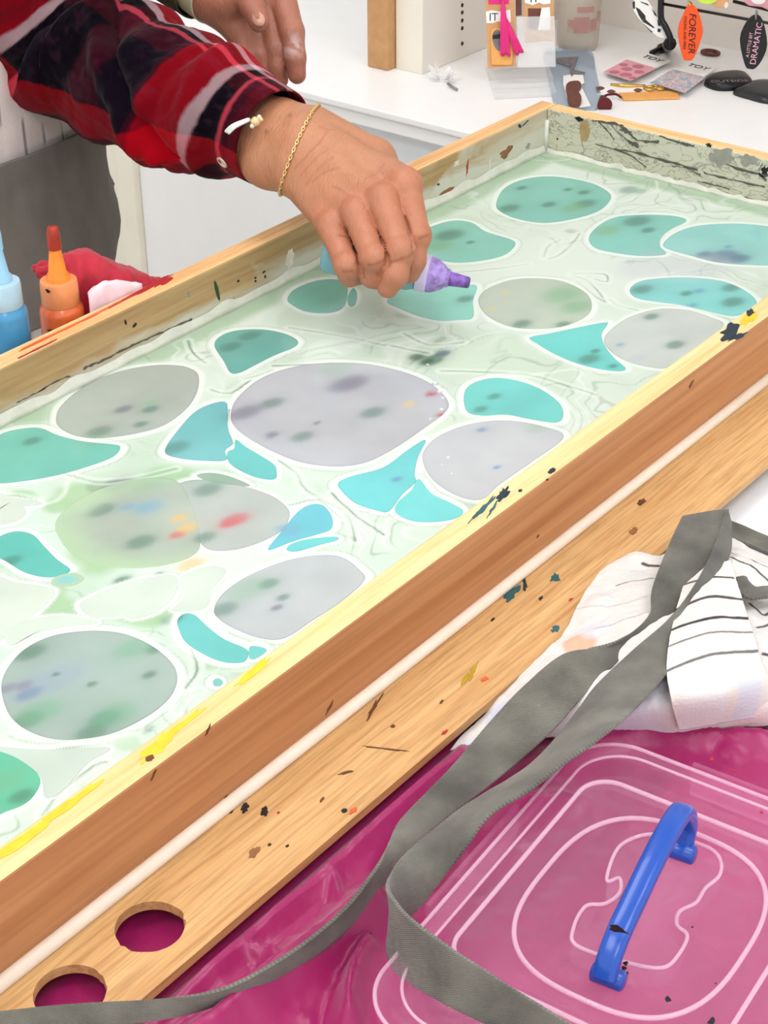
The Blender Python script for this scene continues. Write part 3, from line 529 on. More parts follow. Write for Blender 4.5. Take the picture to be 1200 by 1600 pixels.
for k, ((L, c, rim), Pw) in enumerate(zip(DROPS, polys)):
    Pw = resample(np.r_[Pw, Pw[:1]], max(60, len(Pw)))[:-1]
    Pw = np.c_[np.clip(Pw[:, 0], XL + .001, -.001), np.clip(Pw[:, 1], -S + .001, -.001)]
    m = len(Pw); cen = Pw.mean(0); zt = ZWAT + .00022 + .00002 * (k % 5)
    rings = np.r_[1.0, .995, np.linspace(.97, .05, 26)]
    V = [np.c_[Pw, np.full(m, ZWAT - .0002)], ]
    for s in rings: V.append(np.c_[cen + (Pw - cen) * s, np.full(m, zt if s < .999 else zt - .0001)])
    V = np.concatenate(V + [np.array([[cen[0], cen[1], zt]])]); nr = len(rings) + 1
    F = [(i * m + j, i * m + (j + 1) % m, (i + 1) * m + (j + 1) % m, (i + 1) * m + j) for i in range(nr - 1) for j in range(m)]
    F += [((nr - 1) * m + j, (nr - 1) * m + (j + 1) % m, nr * m) for j in range(m)]
    cc = np.tile(lin(np.minimum(np.array(c) * (1.03 if max(c) - min(c) > 24 and sum(c) < 640 else .965) + 4, 244)), (len(V), 1)); x, y = V[:, 0], V[:, 1]
    t = (.90 + .2 * fbm(x * 30, y * 30, k))[:, None]; cc = np.clip(cc * t, 0, 1)
    if sum(c) < 660: cc = tint(x, y, cc)
    if rim > .45:
        ed = np.r_[np.repeat(np.r_[1.0, rings], m), 0]; cc = cc * (1 - .10 * sstep(.965, .99, ed))[:, None]
    if rim == 0:
        ed = np.repeat(np.r_[1.0, rings], m); ed = np.r_[ed, 0]
        w = sstep(.45, .97, ed + .5 * (fbm(x * 40, y * 40, 5) - .5))[:, None]; pj = onz(318, 800, ZWAT); w = w * sstep(.035, .085, np.hypot(x - pj[0], y - pj[1]))[:, None]; cc = cc * (1 - w) + lin((186, 212, 176)) * w
    fix_normals(mesh('paint_drop', V, F, M['film'], bath, True, col=cc * FILM))
# bubbles where the paint has just landed
M['bubble'] = clear('bubble', fac=.45, rough=.05)
for k, (x, y, r) in enumerate(((680, 600, 3.0), (687, 612, 2.2), (692, 622, 1.6), (697, 607, 1.4), (684, 590, 1.6), (690, 640, 1.8), (700, 655, 1.2), (672, 655, 1.2), (706, 740, 1.4), (690, 726, 1.2), (700, 715, 1.6), (712, 700, 1.0), (676, 735, 1.0), (668, 570, 1.5))):
    p = onz(x, y, ZWAT); lathe('bubble', [(r / 1000 * math.cos(a), r / 1000 * math.sin(a) * .7) for a in np.linspace(0, 1.5, 6)], p, (0, 0, 1), M['bubble'], bath, 14)
#SECTION3
# ------------------------------------------------------------------ counter and bookcase behind the tray
ZC = .722; XC = .165
ct = thing('counter', (.43, .3, 0), 'white built-in counter with panelled cabinet front behind the tray', 'counter')
box('worktop', XC, .69, -1.1, 1.54, ZC - .010, ZC, M['white'], ct, .002)
box('edge_moulding', XC + .004, XC + .03, -1.1, 1.54, ZC - .0285, ZC - .0104, M['white'], ct, .002)
box('cabinet_front', XC + .022, .69, -1.1, 1.54, 0.0, ZC - .029, M['shadewhite'], ct)
for (a, b, dpt, m) in ((.848, .873, .012, 'cream'), (.812, .848, .018, 'cream'), (.873, 1.10, .006, 'white'), (.43, .812, .006, 'white')):
    box('stile', XC + .022 - dpt, XC + .0218, a, b, .0, ZC - .03, M[m], ct, .003)
bk = thing('bookcase', (.5, -.2, ZC), 'white open bookcase with pin holes standing on the counter', 'bookcase')
box('upright', .312, .69, .396, .440, ZC, 1.75, None, bk, .001, mats=[M['cream'], M['beigeback']], side=[0, 0, 1, 0, 0, 0])
box('upright', .312, .69, -.95, -.906, ZC, 1.75, M['cream'], bk, .001)
box('back_panel', .655, .69, -.905, .3955, ZC, 1.75, M['beigeback'], bk)
box('unseen_shelf', .33, .654, -.905, .3955, 1.16, 1.18, M['white'], bk, .001)  # upper board out of view, added to shade the bookcase back
box('unseen_shelf', .33, .654, -.905, .3955, 1.46, 1.48, M['white'], bk, .001)
M['dark'] = plain('dark_hole', (60, 50, 42), .8)
for (x, y) in ((722, 8), (722, 19.5), (722, 32), (722, 44), (722, 68)):
    p = ony(x, y, .396); lathe('pin_hole', [(.0028, 0), (.0028, .0006), (.001, .0006)], p, (0, -1, 0), M['dark'], bk, 12)
M['kraft'] = plain('kraft_board', (196, 148, 100), .6, noise=.1, nscale=60, bump=.1)
tag(box('cardboard_strip', .296, .318, .4415, .476, ZC, 1.25, M['kraft'], None, .002, origin=(.307, .458, ZC)), 'tall tan cardboard strip standing against the cream bookcase upright', 'cardboard')

M['black'] = plain('black_plastic', (22, 21, 22), .35); M['tan'] = plain('tan_card', (208, 158, 108), .6, noise=.06, nscale=80); M['orangewood'] = plain('orange_wood', (236, 170, 92), .45, noise=.06, nscale=60)
M['paper'] = plain('white_card', (246, 243, 238), .5); M['pinkp'] = plain('pink_card', (226, 158, 168), .45); M['pinkd'] = plain('dark_pink_print', (190, 108, 124), .5)
M['hotpink'] = plain('hot_pink_thread', (226, 44, 126), .6); M['orange'] = plain('orange_acrylic', (250, 92, 34), .3); M['darkred'] = plain('dark_red_thread', (96, 18, 26), .6)
M['gold'] = plain('gold_metal', (216, 176, 92), .25, metal=.9); M['lime'] = plain('lime_acrylic', (206, 236, 84), .3); M['peach'] = plain('peach_card', (240, 178, 128), .4)
M['acrylic'] = clear('clear_acrylic', fac=.22, rough=.08); M['sleeve'] = clear('clear_sleeve', fac=.30, rough=.15); M['smoke'] = clear('smoky_bag', (120, 120, 122), (70, 70, 72), .55, .12)
M['brownprint'] = plain('brown_print', (104, 56, 44), .5, noise=.25, nscale=120); M['greyprint'] = plain('grey_print', (118, 112, 116), .5, noise=.35, nscale=150); M['bluebag'] = clear('pale_blue_pouch', (242, 246, 250), (206, 222, 238), .40, .15)
M['frost'] = clear('frosted_cup', (250, 246, 240), (226, 216, 204), .55, .3); M['rose'] = clear('rose_print', (255, 240, 238), (206, 150, 144), .5, .5)
M['floral'] = None
def basis(n):
    n = np.array(n, float); n /= np.linalg.norm(n); up = np.array([0, 0, 1.]) - n * n[2]; up /= np.linalg.norm(up); return n, up, np.cross(up, n)
def pl(L, p0, n): return [onpl(x, y, p0, n) for x, y in L]
def text(body, size, px, py, p0, n, mat, parent, rot=0.0, lift=.0006, name='lettering', shear=0, align='CENTER'):
    n, up, rt = basis(n); c = onpl(px, py, p0, n) + n * lift
    cu = bpy.data.curves.new('tmp', 'FONT'); cu.body = body; cu.size = size; cu.align_x = align; cu.align_y = 'CENTER'; cu.extrude = .0001; cu.shear = shear
    to = bpy.data.objects.new('tmp', cu); COL.objects.link(to); dg_ = bpy.context.evaluated_depsgraph_get()
    me = bpy.data.meshes.new_from_object(to.evaluated_get(dg_)); bpy.data.objects.remove(to)
    V = np.array([v.co for v in me.vertices]); F = [tuple(p.vertices) for p in me.polygons]
    ca, sa = math.cos(rot), math.sin(rot); x = V[:, 0] * ca - V[:, 1] * sa; y = V[:, 0] * sa + V[:, 1] * ca
    return mesh(name, c + x[:, None] * rt + y[:, None] * up + V[:, 2:3] * n, F, mat, parent)
def flat_text(body, size, px, py, z, ang, mat, parent, name='lettering'):
    c = onz(px, py, z)
    cu = bpy.data.curves.new('tmp', 'FONT'); cu.body = body; cu.size = size; cu.align_x = 'CENTER'; cu.align_y = 'CENTER'; cu.extrude = .0001
    to = bpy.data.objects.new('tmp', cu); COL.objects.link(to); dg_ = bpy.context.evaluated_depsgraph_get()
    me = bpy.data.meshes.new_from_object(to.evaluated_get(dg_)); bpy.data.objects.remove(to)
    V = np.array([v.co for v in me.vertices]); F = [tuple(p.vertices) for p in me.polygons]; ca, sa = math.cos(ang), math.sin(ang)
    W_ = np.stack([c[0] + V[:, 0] * ca - V[:, 1] * sa, c[1] + V[:, 0] * sa + V[:, 1] * ca, z + .0003 + V[:, 2]], 1)
    return mesh(name, W_, F, mat, parent)
def smoothpoly(L, n=5): return [tuple(p) for p in catmull(L, n, True)]
CN = np.array([-.78, -.58, .22]); CN /= np.linalg.norm(CN)
def zslab(name, L, z, th, mat, parent=None, bev=0, origin=None): return slab(name, [onz(x, y, z) for x, y in L], (0, 0, 1), th, mat, parent, bev, origin)

# clear crumpled cellophane
p = onz(692, 126, ZC); cl = thing('cellophane_bow', p, 'small crumpled clear cellophane bow beside the bookcase upright', 'bow')
g = np.random.default_rng(5)
for k in range(16):
    a = g.random() * 6.28; e = .2 + g.random() * 1.2; l = .012 + g.random() * .016; d = np.array([math.cos(a) * math.cos(e), math.sin(a) * math.cos(e), math.sin(e)])
    s = np.cross(d, [0, 0, 1.]); s /= np.linalg.norm(s); q = p + np.array([math.cos(a), math.sin(a), 0]) * .006 + np.array([0, 0, .003])
    V = [q - s * .003, q + s * .003, q + d * l * .6 + s * .006, q + d * l, q + d * l * .6 - s * .005]
    slab('cellophane_strip', V, np.cross(d, s), .0006, M['sleeve'] if k % 3 else M['acrylic'], cl)
tube('twist_tie', [onz(700, 131, ZC + .004), onz(714, 140, ZC + .0025)], .0018, M['steel'], cl, 8)
# acrylic riser
A = onz(773, 156, ZC); B = onz(870, 151, ZC); Cc = onz(758, 108, ZC)
rs = thing('acrylic_riser', A, 'clear stepped acrylic riser lying on the white counter', 'display stand')
for (f0, f1, hh) in ((0, .3, .007), (.3, .62, .014), (.62, 1.0, .022)):
    q0 = A + (Cc - A) * f0; q1 = A + (Cc - A) * f1; e = B - A
    slab('step', [q0, q0 + e, q1 + e, q1], (0, 0, 1), hh, M['acrylic'], rs, .0008)
# two carded bookmarks leaning on the riser
P0 = onz(782, 104, ZC + .024)
c1 = thing('carded_bookmark', P0, 'wooden bookmark on tan card with hot pink tassel, leaning above the acrylic riser', 'bookmark')
slab('backing_card', pl([(757, -40), (803, -40), (806, 103), (762, 107)], P0, CN), CN, .0015, M['tan'], c1)
slab('wooden_strip', pl(smoothpoly([(768, 46), (784, 44), (800, 45), (801, 70), (800, 97), (797, 101), (785, 101), (771, 101), (768, 98), (767, 70)], 3), P0, CN) + CN * .0016, CN, .002, M['orangewood'], c1)
lb = slab('header_label', pl([(759, 18), (768, 16), (780, 18), (797, 15), (798, 34), (790, 36), (778, 33), (770, 36), (760, 36)], P0, CN) + CN * .0016, CN, .0005, M['paper'], c1)
text('IT', .014, 771, 27, P0, CN, M['black'], c1, lift=.0024)
slab('oval_print', pl(smoothpoly([(775, 46), (784, 52), (785, 66), (782, 79), (775, 76), (770, 66), (769, 55)], 3), P0, CN) + CN * .0037, CN, .0003, M['greyprint'], c1)
slab('dark_print', pl([(770, 55), (783, 52), (784, 59), (770, 61)], P0, CN) + CN * .0041, CN, .0003, M['black'], c1)
slab('pink_print', pl([(763, -20), (796, -20), (795, 6), (763, 7)], P0, CN) + CN * .0016, CN, .0004, M['hotpink'], c1)
def strands(name, top, ends, n, r, mat, parent, off):
    g = np.random.default_rng(3)
    for k in range(n):
        f = k / max(n - 1, 1); e = np.array(ends[0]) * (1 - f) + np.array(ends[1]) * f; j = g.random(2) * 3
        pts = [onpl(top[0], top[1], P0, CN) + CN * off, onpl((top[0] + e[0]) / 2 + j[0] - 1.5, (top[1] + e[1]) / 2, P0, CN) + CN * (off + .004), onpl(e[0], e[1] + j[1] * 2, P0, CN) + CN * (off + .001)]
        tube(name, catmull(pts, 5), r, mat, parent, 6)
strands('tassel_strand', (785, -6), ((783, 84), (796, 82)), 8, .0014, M['hotpink'], c1, .006)
strands('tassel_strand', (787, 22), ((806, 84), (817, 78)), 7, .0013, M['hotpink'], c1, .005)
c2 = thing('carded_bookmark', onpl(842, 66, P0, CN), 'tan card with dark brown and white square print, beside the pink tassel', 'bookmark')
slab('backing_card', pl([(817, -40), (865, -40), (866, 64), (820, 67)], P0, CN), CN, .0015, M['tan'], c2)
slab('dark_photo', pl([(825, 13), (846, 13), (840, 45), (825, 44)], P0, CN) + CN * .0016, CN, .0006, M['brownprint'], c2)
slab('white_photo', pl([(846, 12), (859, 11), (860, 44), (857, 47), (840, 47)], P0, CN) + CN * .0016, CN, .0006, M['paper'], c2)
slab('header_label', pl([(820, -14), (860, -16), (860, 5), (850, 7), (842, 4), (832, 8), (820, 4)], P0, CN) + CN * .0016, CN, .0005, M['paper'], c2)
text('IT', .014, 835, -2, P0, CN, M['black'], c2, lift=.0024)
slab('clear_sleeve', pl([(807, 26), (866, 25), (868, 104), (809, 105)], P0, CN) + CN * .003, CN, .0006, M['sleeve'], c2)
tag(slab('dark_strip_card', np.array(pl([(805, -40), (815, -40), (815, 24), (806, 25)], P0, CN)) + CN * .0002, CN, .001, M['brownprint'], None, origin=onpl(810, 25, P0, CN)), 'narrow dark brown card between the two tan bookmark cards', 'card')
# frosted cup
cb = onz(902, 74, ZC); cup = thing('frosted_cup', cb, 'frosted clear plastic cup with faded rose print in the bookcase', 'cup')
lathe('body', [(.02, 0), (.026, .001), (.0285, .006), (.031, .10), (.032, .15), (.0305, .15), (.027, .008), (.015, .004)], cb, (0, 0, 1), M['frost'], cup)
g = np.random.default_rng(2)
for (a0, a1, z0, z1, mm) in ((3.5, 4.2, .028, .05, 'rose'), (4.25, 4.6, .03, .046, 'rose'), (3.2, 3.5, .034, .046, 'rose'), (3.6, 4.4, .056, .064, 'rose'), (4.68, 4.9, .04, .055, 'rose')):
    a = np.linspace(a0, a1, 8); r = .0312
    V = np.r_[np.c_[cb[0] + r * np.cos(a), cb[1] + r * np.sin(a), np.full(8, cb[2] + z0)], np.c_[cb[0] + r * np.cos(a), cb[1] + r * np.sin(a), np.full(8, cb[2] + z1)]]
    mesh('rose_print', V, [(i, i + 1, 9 + i, 8 + i) for i in range(7)], M[mm], cup)
# pale blue pouch with pendant card
p = onz(900, 130, ZC); pb = thing('blue_pouch', p, 'pale blue clear pouch holding a white card with a brown charm', 'pouch')
zslab('pouch', smoothpoly([(850, 84), (880, 80), (922, 82), (930, 110), (938, 168), (905, 172), (870, 172), (856, 120)], 3), ZC, .004, M['bluebag'], pb)
zslab('white_card', [(880, 119), (891, 117), (893, 121), (897, 117), (911, 117), (913, 130), (907, 133), (923, 166), (906, 168), (888, 160), (880, 132)], ZC + .0042, .0008, M['paper'], pb)
zslab('brown_charm', smoothpoly([(884, 139), (890, 132), (904, 131), (908, 138), (903, 146), (908, 155), (906, 166), (896, 168), (888, 163), (886, 150)], 3), ZC + .0052, .004, M['brownprint'], pb)
zslab('dark_strap', [(868, 92), (904, 89), (896, 110), (914, 114), (912, 118), (890, 117), (892, 106), (869, 98)], ZC + .0042, .001, M['greyprint'], pb)
# two printed card sleeves
def sleeve_card(name, Q, label, bodymat, dots, word, group=None):
    c = onz(*np.mean(Q, 0), ZC); t = thing(name, c, label, 'card', group)
    Lp, Fp, Rp, Bp = [np.array(q, float) for q in Q]; z = ZC + .005
    zslab('card', [Lp, Fp, Rp, Bp], z, .003, M['paper'], t, .0008)
    a = Bp + (Lp - Bp) * .36; b = Rp + (Fp - Rp) * .34
    zslab('printed_panel', [Lp + (Bp - Lp) * .02, Fp + (Rp - Fp) * .02, b, a], z + .0031, .0004, bodymat, t)
    for (u, v, r) in dots:
        q = Lp + (Fp - Lp) * u + (a - Lp) * v; w_ = onz(*q, z + .0036); B2 = blob2d(r, r, 0, 14, .08, int(u * 99))
        slab('print_dot', np.c_[w_[0] + B2[:, 0], w_[1] + B2[:, 1], np.full(14, w_[2])], (0, 0, 1), .0002, M['pinkd'], t)
    d = onz(*Rp, z) - onz(*Bp, z); ang = math.atan2(d[1], d[0]); m_ = (Bp + Rp) / 2 * .80 + (a + b) / 2 * .2
    flat_text(word, .016, *m_, z + .0032, ang, M['black'], t)
    return t
sleeve_card('printed_card', [(942, 113), (985, 127), (1047, 97), (1000, 82)], 'pink polka dot card in clear sleeve lying on the counter', M['pinkp'], ((.25, .2, .007), (.62, .25, .008), (.4, .55, .0075), (.8, .6, .007), (.15, .7, .006), (.55, .85, .008), (.9, .2, .005)), 'TOY')
mf = newmat('floral_print'); nt = mf[1]; M['floral'] = mf[0]
tc = nt.nodes.new('ShaderNodeTexCoord'); vo = nt.nodes.new('ShaderNodeTexNoise'); vo.inputs['Scale'].default_value = 95; vo.inputs['Detail'].default_value = 1; nt.links.new(tc.outputs['Object'], vo.inputs['Vector'])
rp = nt.nodes.new('ShaderNodeValToRGB'); rp.color_ramp.interpolation = 'CONSTANT'
for i, (pos, c) in enumerate(((0, (150, 170, 190)), (.42, (214, 204, 190)), (.47, (196, 150, 164)), (.52, (226, 216, 204)), (.56, (166, 192, 208)), (.61, (206, 158, 160)))):
    e = rp.color_ramp.elements[i] if i < 2 else rp.color_ramp.elements.new(pos); e.position = pos; e.color = tuple(lin(c)) + (1,)
nt.links.new(vo.outputs['Fac'], rp.inputs['Fac']); nt.links.new(rp.outputs['Color'], mf[2].inputs['Base Color'])
sleeve_card('printed_card', [(1015, 130), (1070, 146), (1120, 108), (1070, 96)], 'multicoloured floral card in clear sleeve beside the pink dotted card', M['floral'], (), 'TOY')
# loose bookmarks, clasp, tassel
bmk = thing('bookmark', onz(972, 142, ZC), 'white bookmark with round red-brown spots lying on the counter', 'bookmark')
zslab('strip', [(930, 139), (932, 149), (1013, 146), (1013, 137), (985, 135)], ZC + .001, .003, M['paper'], bmk)
for (x, y) in ((955, 143), (997, 141), (938, 138)): zslab('spot', smoothpoly([(x - 7, y), (x, y - 3), (x + 7, y), (x, y + 3)], 4), ZC + .0041, .0002, M['brownprint'], bmk)
tag(zslab('bookmark', [(966, 147), (974, 158), (1062, 155), (1057, 145)], ZC + .0005, .003, M['orangewood'], None, .0005, origin=onz(1015, 152, ZC)), 'plain orange wooden bookmark lying in front of the spotted one', 'bookmark')
ts = thing('tassel', onz(948, 170, ZC), 'dark red thread tassel hanging off the spotted bookmark', 'tassel')
lathe('skirt', [(.0035, 0), (.005, .006), (.0085, .022), (.0095, .028)], onz(941, 153, ZC + .006), onz(950, 178, ZC + .006) - onz(941, 153, ZC + .006), M['darkred'], ts, 14)
tube('cord', catmull([onz(941, 152, ZC + .006), onz(950, 148, ZC + .008), onz(962, 147, ZC + .006), onz(970, 152, ZC + .005)], 6), .0016, M['darkred'], ts, 8)
gc = thing('gold_clasp', onz(1020, 138, ZC), 'gold lobster clasp and ring between the printed cards', 'clasp')
for (x, y, r) in ((1014, 138, .006), (1024, 136, .005), (1031, 138, .004)):
    c = onz(x, y, ZC + .006); a = np.linspace(0, 2 * math.pi, 17)
    tube('ring', np.c_[c[0] + r * np.cos(a), c[1] + r * np.sin(a), np.full(17, c[2])], .0018, M['gold'], gc, 8)
tube('gold_bar', catmull([onz(955, 133, ZC + .004), onz(975, 134, ZC + .006), (onz(1008, 135, ZC + .004))], 5), .0026, M['gold'], gc, 8)
# black pouch and smoky bag
pc = thing('black_pouch', onz(1138, 132, ZC), 'small glossy black plastic pouch behind the floral card', 'pouch')
def pillow(name, L, z, hgt, mat, parent):
    P = catmull(np.array([onz(x, y, z)[:2] for x, y in L]), 5, True); c = P.mean(0); V = []; m = len(P)
    prof = [(1.0, 0), (.98, .35), (.85, .75), (.6, .95), (.3, 1.0)]
    for s, h_ in prof: V += [np.r_[c + (q - c) * s, z + h_ * hgt] for q in P]
    V.append(np.r_[c, z + hgt]); n = len(prof)
    F = [(i * m + j, i * m + (j + 1) % m, (i + 1) * m + (j + 1) % m, (i + 1) * m + j) for i in range(n - 1) for j in range(m)] + [((n - 1) * m + j, (n - 1) * m + (j + 1) % m, n * m) for j in range(m)] + [tuple(range(m))[::-1]]
    return fix_normals(mesh(name, V, F, mat, parent, True))
pillow('pouch', [(1100, 134), (1108, 126), (1130, 122), (1160, 121), (1172, 128), (1176, 137), (1150, 142), (1120, 142)], ZC, .014, M['black'], pc)
flat_text('OUTSIDE', .012, 1140, 127, ZC + .0145, -.85, M['greyprint'], pc)
sb = thing('smoky_bag', onz(1185, 148, ZC), 'dark see-through plastic bag beside the black pouch', 'bag')
pillow('bag', [(1145, 147), (1160, 136), (1190, 130), (1220, 135), (1230, 160), (1200, 163), (1170, 156)], ZC, .010, M['smoke'], sb)
hb = thing('hair_tie', onz(1112, 81, ZC), 'small brown elastic loop under the orange key tag', 'hair tie')
c = onz(1110, 82, ZC + .003); a = np.linspace(0, 2 * math.pi, 19); tube('loop', np.c_[c[0] + .009 * np.cos(a), c[1] + .012 * np.sin(a), np.full(19, c[2])], .0025, M['brownprint'], hb, 8)
# key tag rack
XR = .50
rk = thing('key_tag_rack', onz(1045, 72, ZC), 'black wire rack with bent foot carrying the key tags', 'rack')
R0 = onx(1036, 6, XR); R1_ = onx(1260, 47, XR); tube('rod', [R0, R1_], .0019, M['black'], rk, 10)
tube('rod', [onx(1146, 2, XR + .03), onx(1260, 30, XR + .03)], .0022, M['black'], rk, 10)
tube('post', catmull([onx(1034, -40, XR), onx(1033, 0, XR), onx(1033, 28, XR), onx(1040, 42, XR), onx(1047, 58, XR), onx(1047, 68, XR)], 5), .0042, M['black'], rk, 10)
f0 = onx(1047, 68, XR); tube('foot', catmull([f0, onz(1042, 73, ZC + .008), onz(1030, 77, ZC + .006), onz(1016, 84, ZC + .004)], 5), [.0085] * 5 + [.007] * 5 + [.004] * 5 + [.002], M['black'], rk, 10)
def key_tag(name, L, x, mat, label, word=None, wmat=None, small=None, tilt=0.0, n=None, th=.004):
    n = np.array([-.86, -.5, .08]) if n is None else np.array(n, float); n = n / np.linalg.norm(n)
    c = np.mean(L, 0); p0 = onx(c[0], c[1], x); t = thing(name, p0, label, 'key tag', 'key tags on the wire rack')
    slab('plate', pl(smoothpoly(L, 3), p0, n), -n, th, mat, t, .0008)
    return t, p0, n
t, p0, n_ = key_tag('key_tag', [(1075, 8), (1083, 8), (1092, 20), (1098, 45), (1096, 60), (1085, 90), (1074, 95), (1066, 88), (1059, 48), (1068, 22)], XR - .008, M['orange'], 'bright orange elongated key tag with black lettering')
M['lettdark'] = plain('dark_lettering', (60, 14, 16), .5)
text('FOREVER', .0125, 1081, 52, p0, n_, M['lettdark'], t, -1.52, shear=.2); text('YOUNG AND FREE', .0050, 1070, 51, p0, n_, M['lettdark'], t, -1.52)
tube('ring', catmull([onx(1079, 10, XR - .009), onx(1076, 2, XR - .006), onx(1081, 6, XR + .006), onx(1082, 12, XR - .006)], 5), .0011, M['gold'], t, 6)
t, p0, n_ = key_tag('key_tag', [(1180, 23), (1192, 32), (1199, 70), (1190, 95), (1180, 107), (1172, 108), (1164, 102), (1156, 62), (1166, 35)], XR - .008, M['black'], 'black elongated key tag with pink lettering reading DRAMATIC')
M['lettpink'] = plain('pink_lettering', (232, 176, 196), .5)
text('DRAMATIC', .0105, 1182, 68, p0, n_, M['lettpink'], t, 1.50); text('A LITTLE BIT', .0056, 1171, 70, p0, n_, M['lettpink'], t, 1.50)
tube('ring', catmull([onx(1181, 30, XR - .0095), onx(1181, 22, XR - .010), onx(1182, 16, XR + .004), onx(1184, 24, XR + .004)], 5), .0011, M['steel'], t, 6)
t, p0, n_ = key_tag('key_tag', [(988, 8), (992, 0), (1006, -4), (1016, 6), (1026, 24), (1041, 56), (1035, 60), (1020, 52), (1003, 35), (992, 20)], XR - .004, M['paper'], 'white elongated key tag with black cow patches', n=(-.8, -.5, .3))
for L in ([(993, 11), (999, 14), (1008, 24), (1009, 30), (1003, 32), (998, 24)], [(1000, 2), (1012, 6), (1014, 9), (1004, 5)], [(1018, 13), (1024, 20), (1027, 26), (1023, 24)], [(1027, 31), (1031, 32), (1032, 41), (1028, 40)], [(1028, 44), (1033, 46), (1031, 51), (1027, 49)], [(1003, 33), (1008, 30), (1023, 43), (1021, 44)], [(1003, 35), (1020, 50), (1018, 51)], [(988, 3), (992, 2), (992, 14), (989, 13)]):
    slab('cow_patch', np.array(pl(L, p0, n_)) + n_ * .0002, n_, .0004, M['black'], t)
for (L, mm, lb) in (([(1088, -40), (1122, -40), (1124, -6), (1116, 4), (1104, 7), (1092, 3), (1086, -6)], 'lime', 'lime green tag hanging at the top edge of the picture'), ([(1108, -42), (1140, -42), (1138, 10), (1133, 12), (1112, 6)], 'peach', 'peach square tag with a white corner at the top edge of the picture'), ([(1160, -40), (1215, -40), (1215, 17), (1190, 11), (1163, 4)], 'pinkp', 'pink and white tag at the top right corner')):
    x = XR + (.0 if mm == 'lime' else .012 if mm == 'peach' else .02)
    t, p0, n_ = key_tag('key_tag', L, x, M[mm], lb)
    if mm == 'peach': slab('white_corner', np.array(pl(smoothpoly([(1132, 6), (1136, 3), (1138, 8), (1135, 13), (1132, 11)], 3), p0, n_)) + n_ * .0003, n_, .0005, M['paper'], t)
    if mm == 'pinkp': slab('white_print', np.array(pl(smoothpoly([(1172, -4), (1185, -6), (1196, 0), (1190, 6), (1178, 5)], 3), p0, n_)) + n_ * .0003, n_, .0005, M['paper'], t)

# ------------------------------------------------------------------ squeeze bottles in the far ledge
def bottle(px, label, body, collar, nozz, tip, zcol, smear=None):
    base = ony(px, 480, FY); x = base[0]; zt = ony(px, zcol, FY)[2]
    t = thing('squeeze_bottle', (x, FY, TZ), label, 'bottle', 'squeeze bottles in the far ledge')
    zs = zt - .021
    lathe('body', [(.016, 0), (.0178, .002), (.0183, .006), (.0183, zs - TZ - .008), (.0175, zs - TZ - .003), (.0145, zs - TZ), (.0135, zs - TZ + .002)], (x, FY, TZ), (0, 0, 1), body, t, 40)
    lathe('collar', [(.0150, zs - TZ), (.0156, zs - TZ + .001), (.0154, zs - TZ + .018), (.0148, zs - TZ + .0205), (.0095, zs - TZ + .021), (.009, zs - TZ + .0195), (.004, zs - TZ + .0195)], (x, FY, TZ), (0, 0, 1), collar, t, 40)
    nz = lathe('nozzle', [(.0098, zt - TZ - .0015), (.0094, zt - TZ + .004), (.0075, zt - TZ + .006), (.0046, zt - TZ + .0275), (.0042, zt - TZ + .03)], (x, FY, TZ), (0, 0, 1), nozz, t, 28)
    lathe('nozzle_cap', [(.0056, zt - TZ + .0265), (.0054, zt - TZ + .038), (.0046, zt - TZ + .044), (.003, zt - TZ + .0455)], (x, FY, TZ), (0, 0, 1), tip, t, 24)
    return t, x, zt
M['obody'] = plain('orange_bottle_plastic', (222, 104, 54), .25, noise=.18, nscale=45, coat=.3); M['ocol'] = plain('orange_collar', (238, 150, 96), .3, noise=.1, nscale=70); M['onoz'] = plain('orange_nozzle', (240, 138, 40), .3, noise=.15, nscale=90); M['otip'] = plain('rust_red_cap', (160, 44, 22), .35, noise=.2, nscale=80)
M['bbody'] = plain('blue_bottle_plastic', (66, 142, 186), .25, noise=.12, nscale=40, coat=.3); M['bcol'] = plain('clear_blue_collar', (176, 206, 222), .25, noise=.08, nscale=70); M['bnoz'] = plain('blue_nozzle', (150, 196, 222), .25, noise=.1, nscale=70)
t, x, zt = bottle(96, 'orange paint squeeze bottle with rust red nozzle cap in the far ledge', M['obody'], M['ocol'], M['onoz'], M['otip'], 434)
g = np.random.default_rng(9)
def body_speck(t, x, zc, ang, w_, h_, mat, r=.0185, seed=1):
    B = blob2d(w_, h_, 0, 12, .4, seed); V = [(x + r * math.cos(ang + b[0] / r), FY + r * math.sin(ang + b[0] / r), zc + b[1]) for b in B]
    return mesh('paint_speck', V, [tuple(range(12))], mat, t)
va = math.atan2(CAM[1] - FY, CAM[0] - x)
for k, (da, dz, w_, h_) in enumerate(((-.75, -.045, .0012, .006), (-.55, -.038, .005, .0012), (-.6, -.05, .0012, .004), (-.1, -.04, .0012, .001), (.12, -.044, .001, .001), (-.35, -.046, .003, .0009))): body_speck(t, x, zt + dz, va - da * -1, w_, h_, M['black'], seed=k)
body_speck(t, x, zt - .004, va - .62, .0024, .0016, M['black'], .0158, 30)
bottle(6, 'blue paint squeeze bottle with pale collar at the left edge', M['bbody'], M['bcol'], M['bnoz'], M['bnoz'], 436)

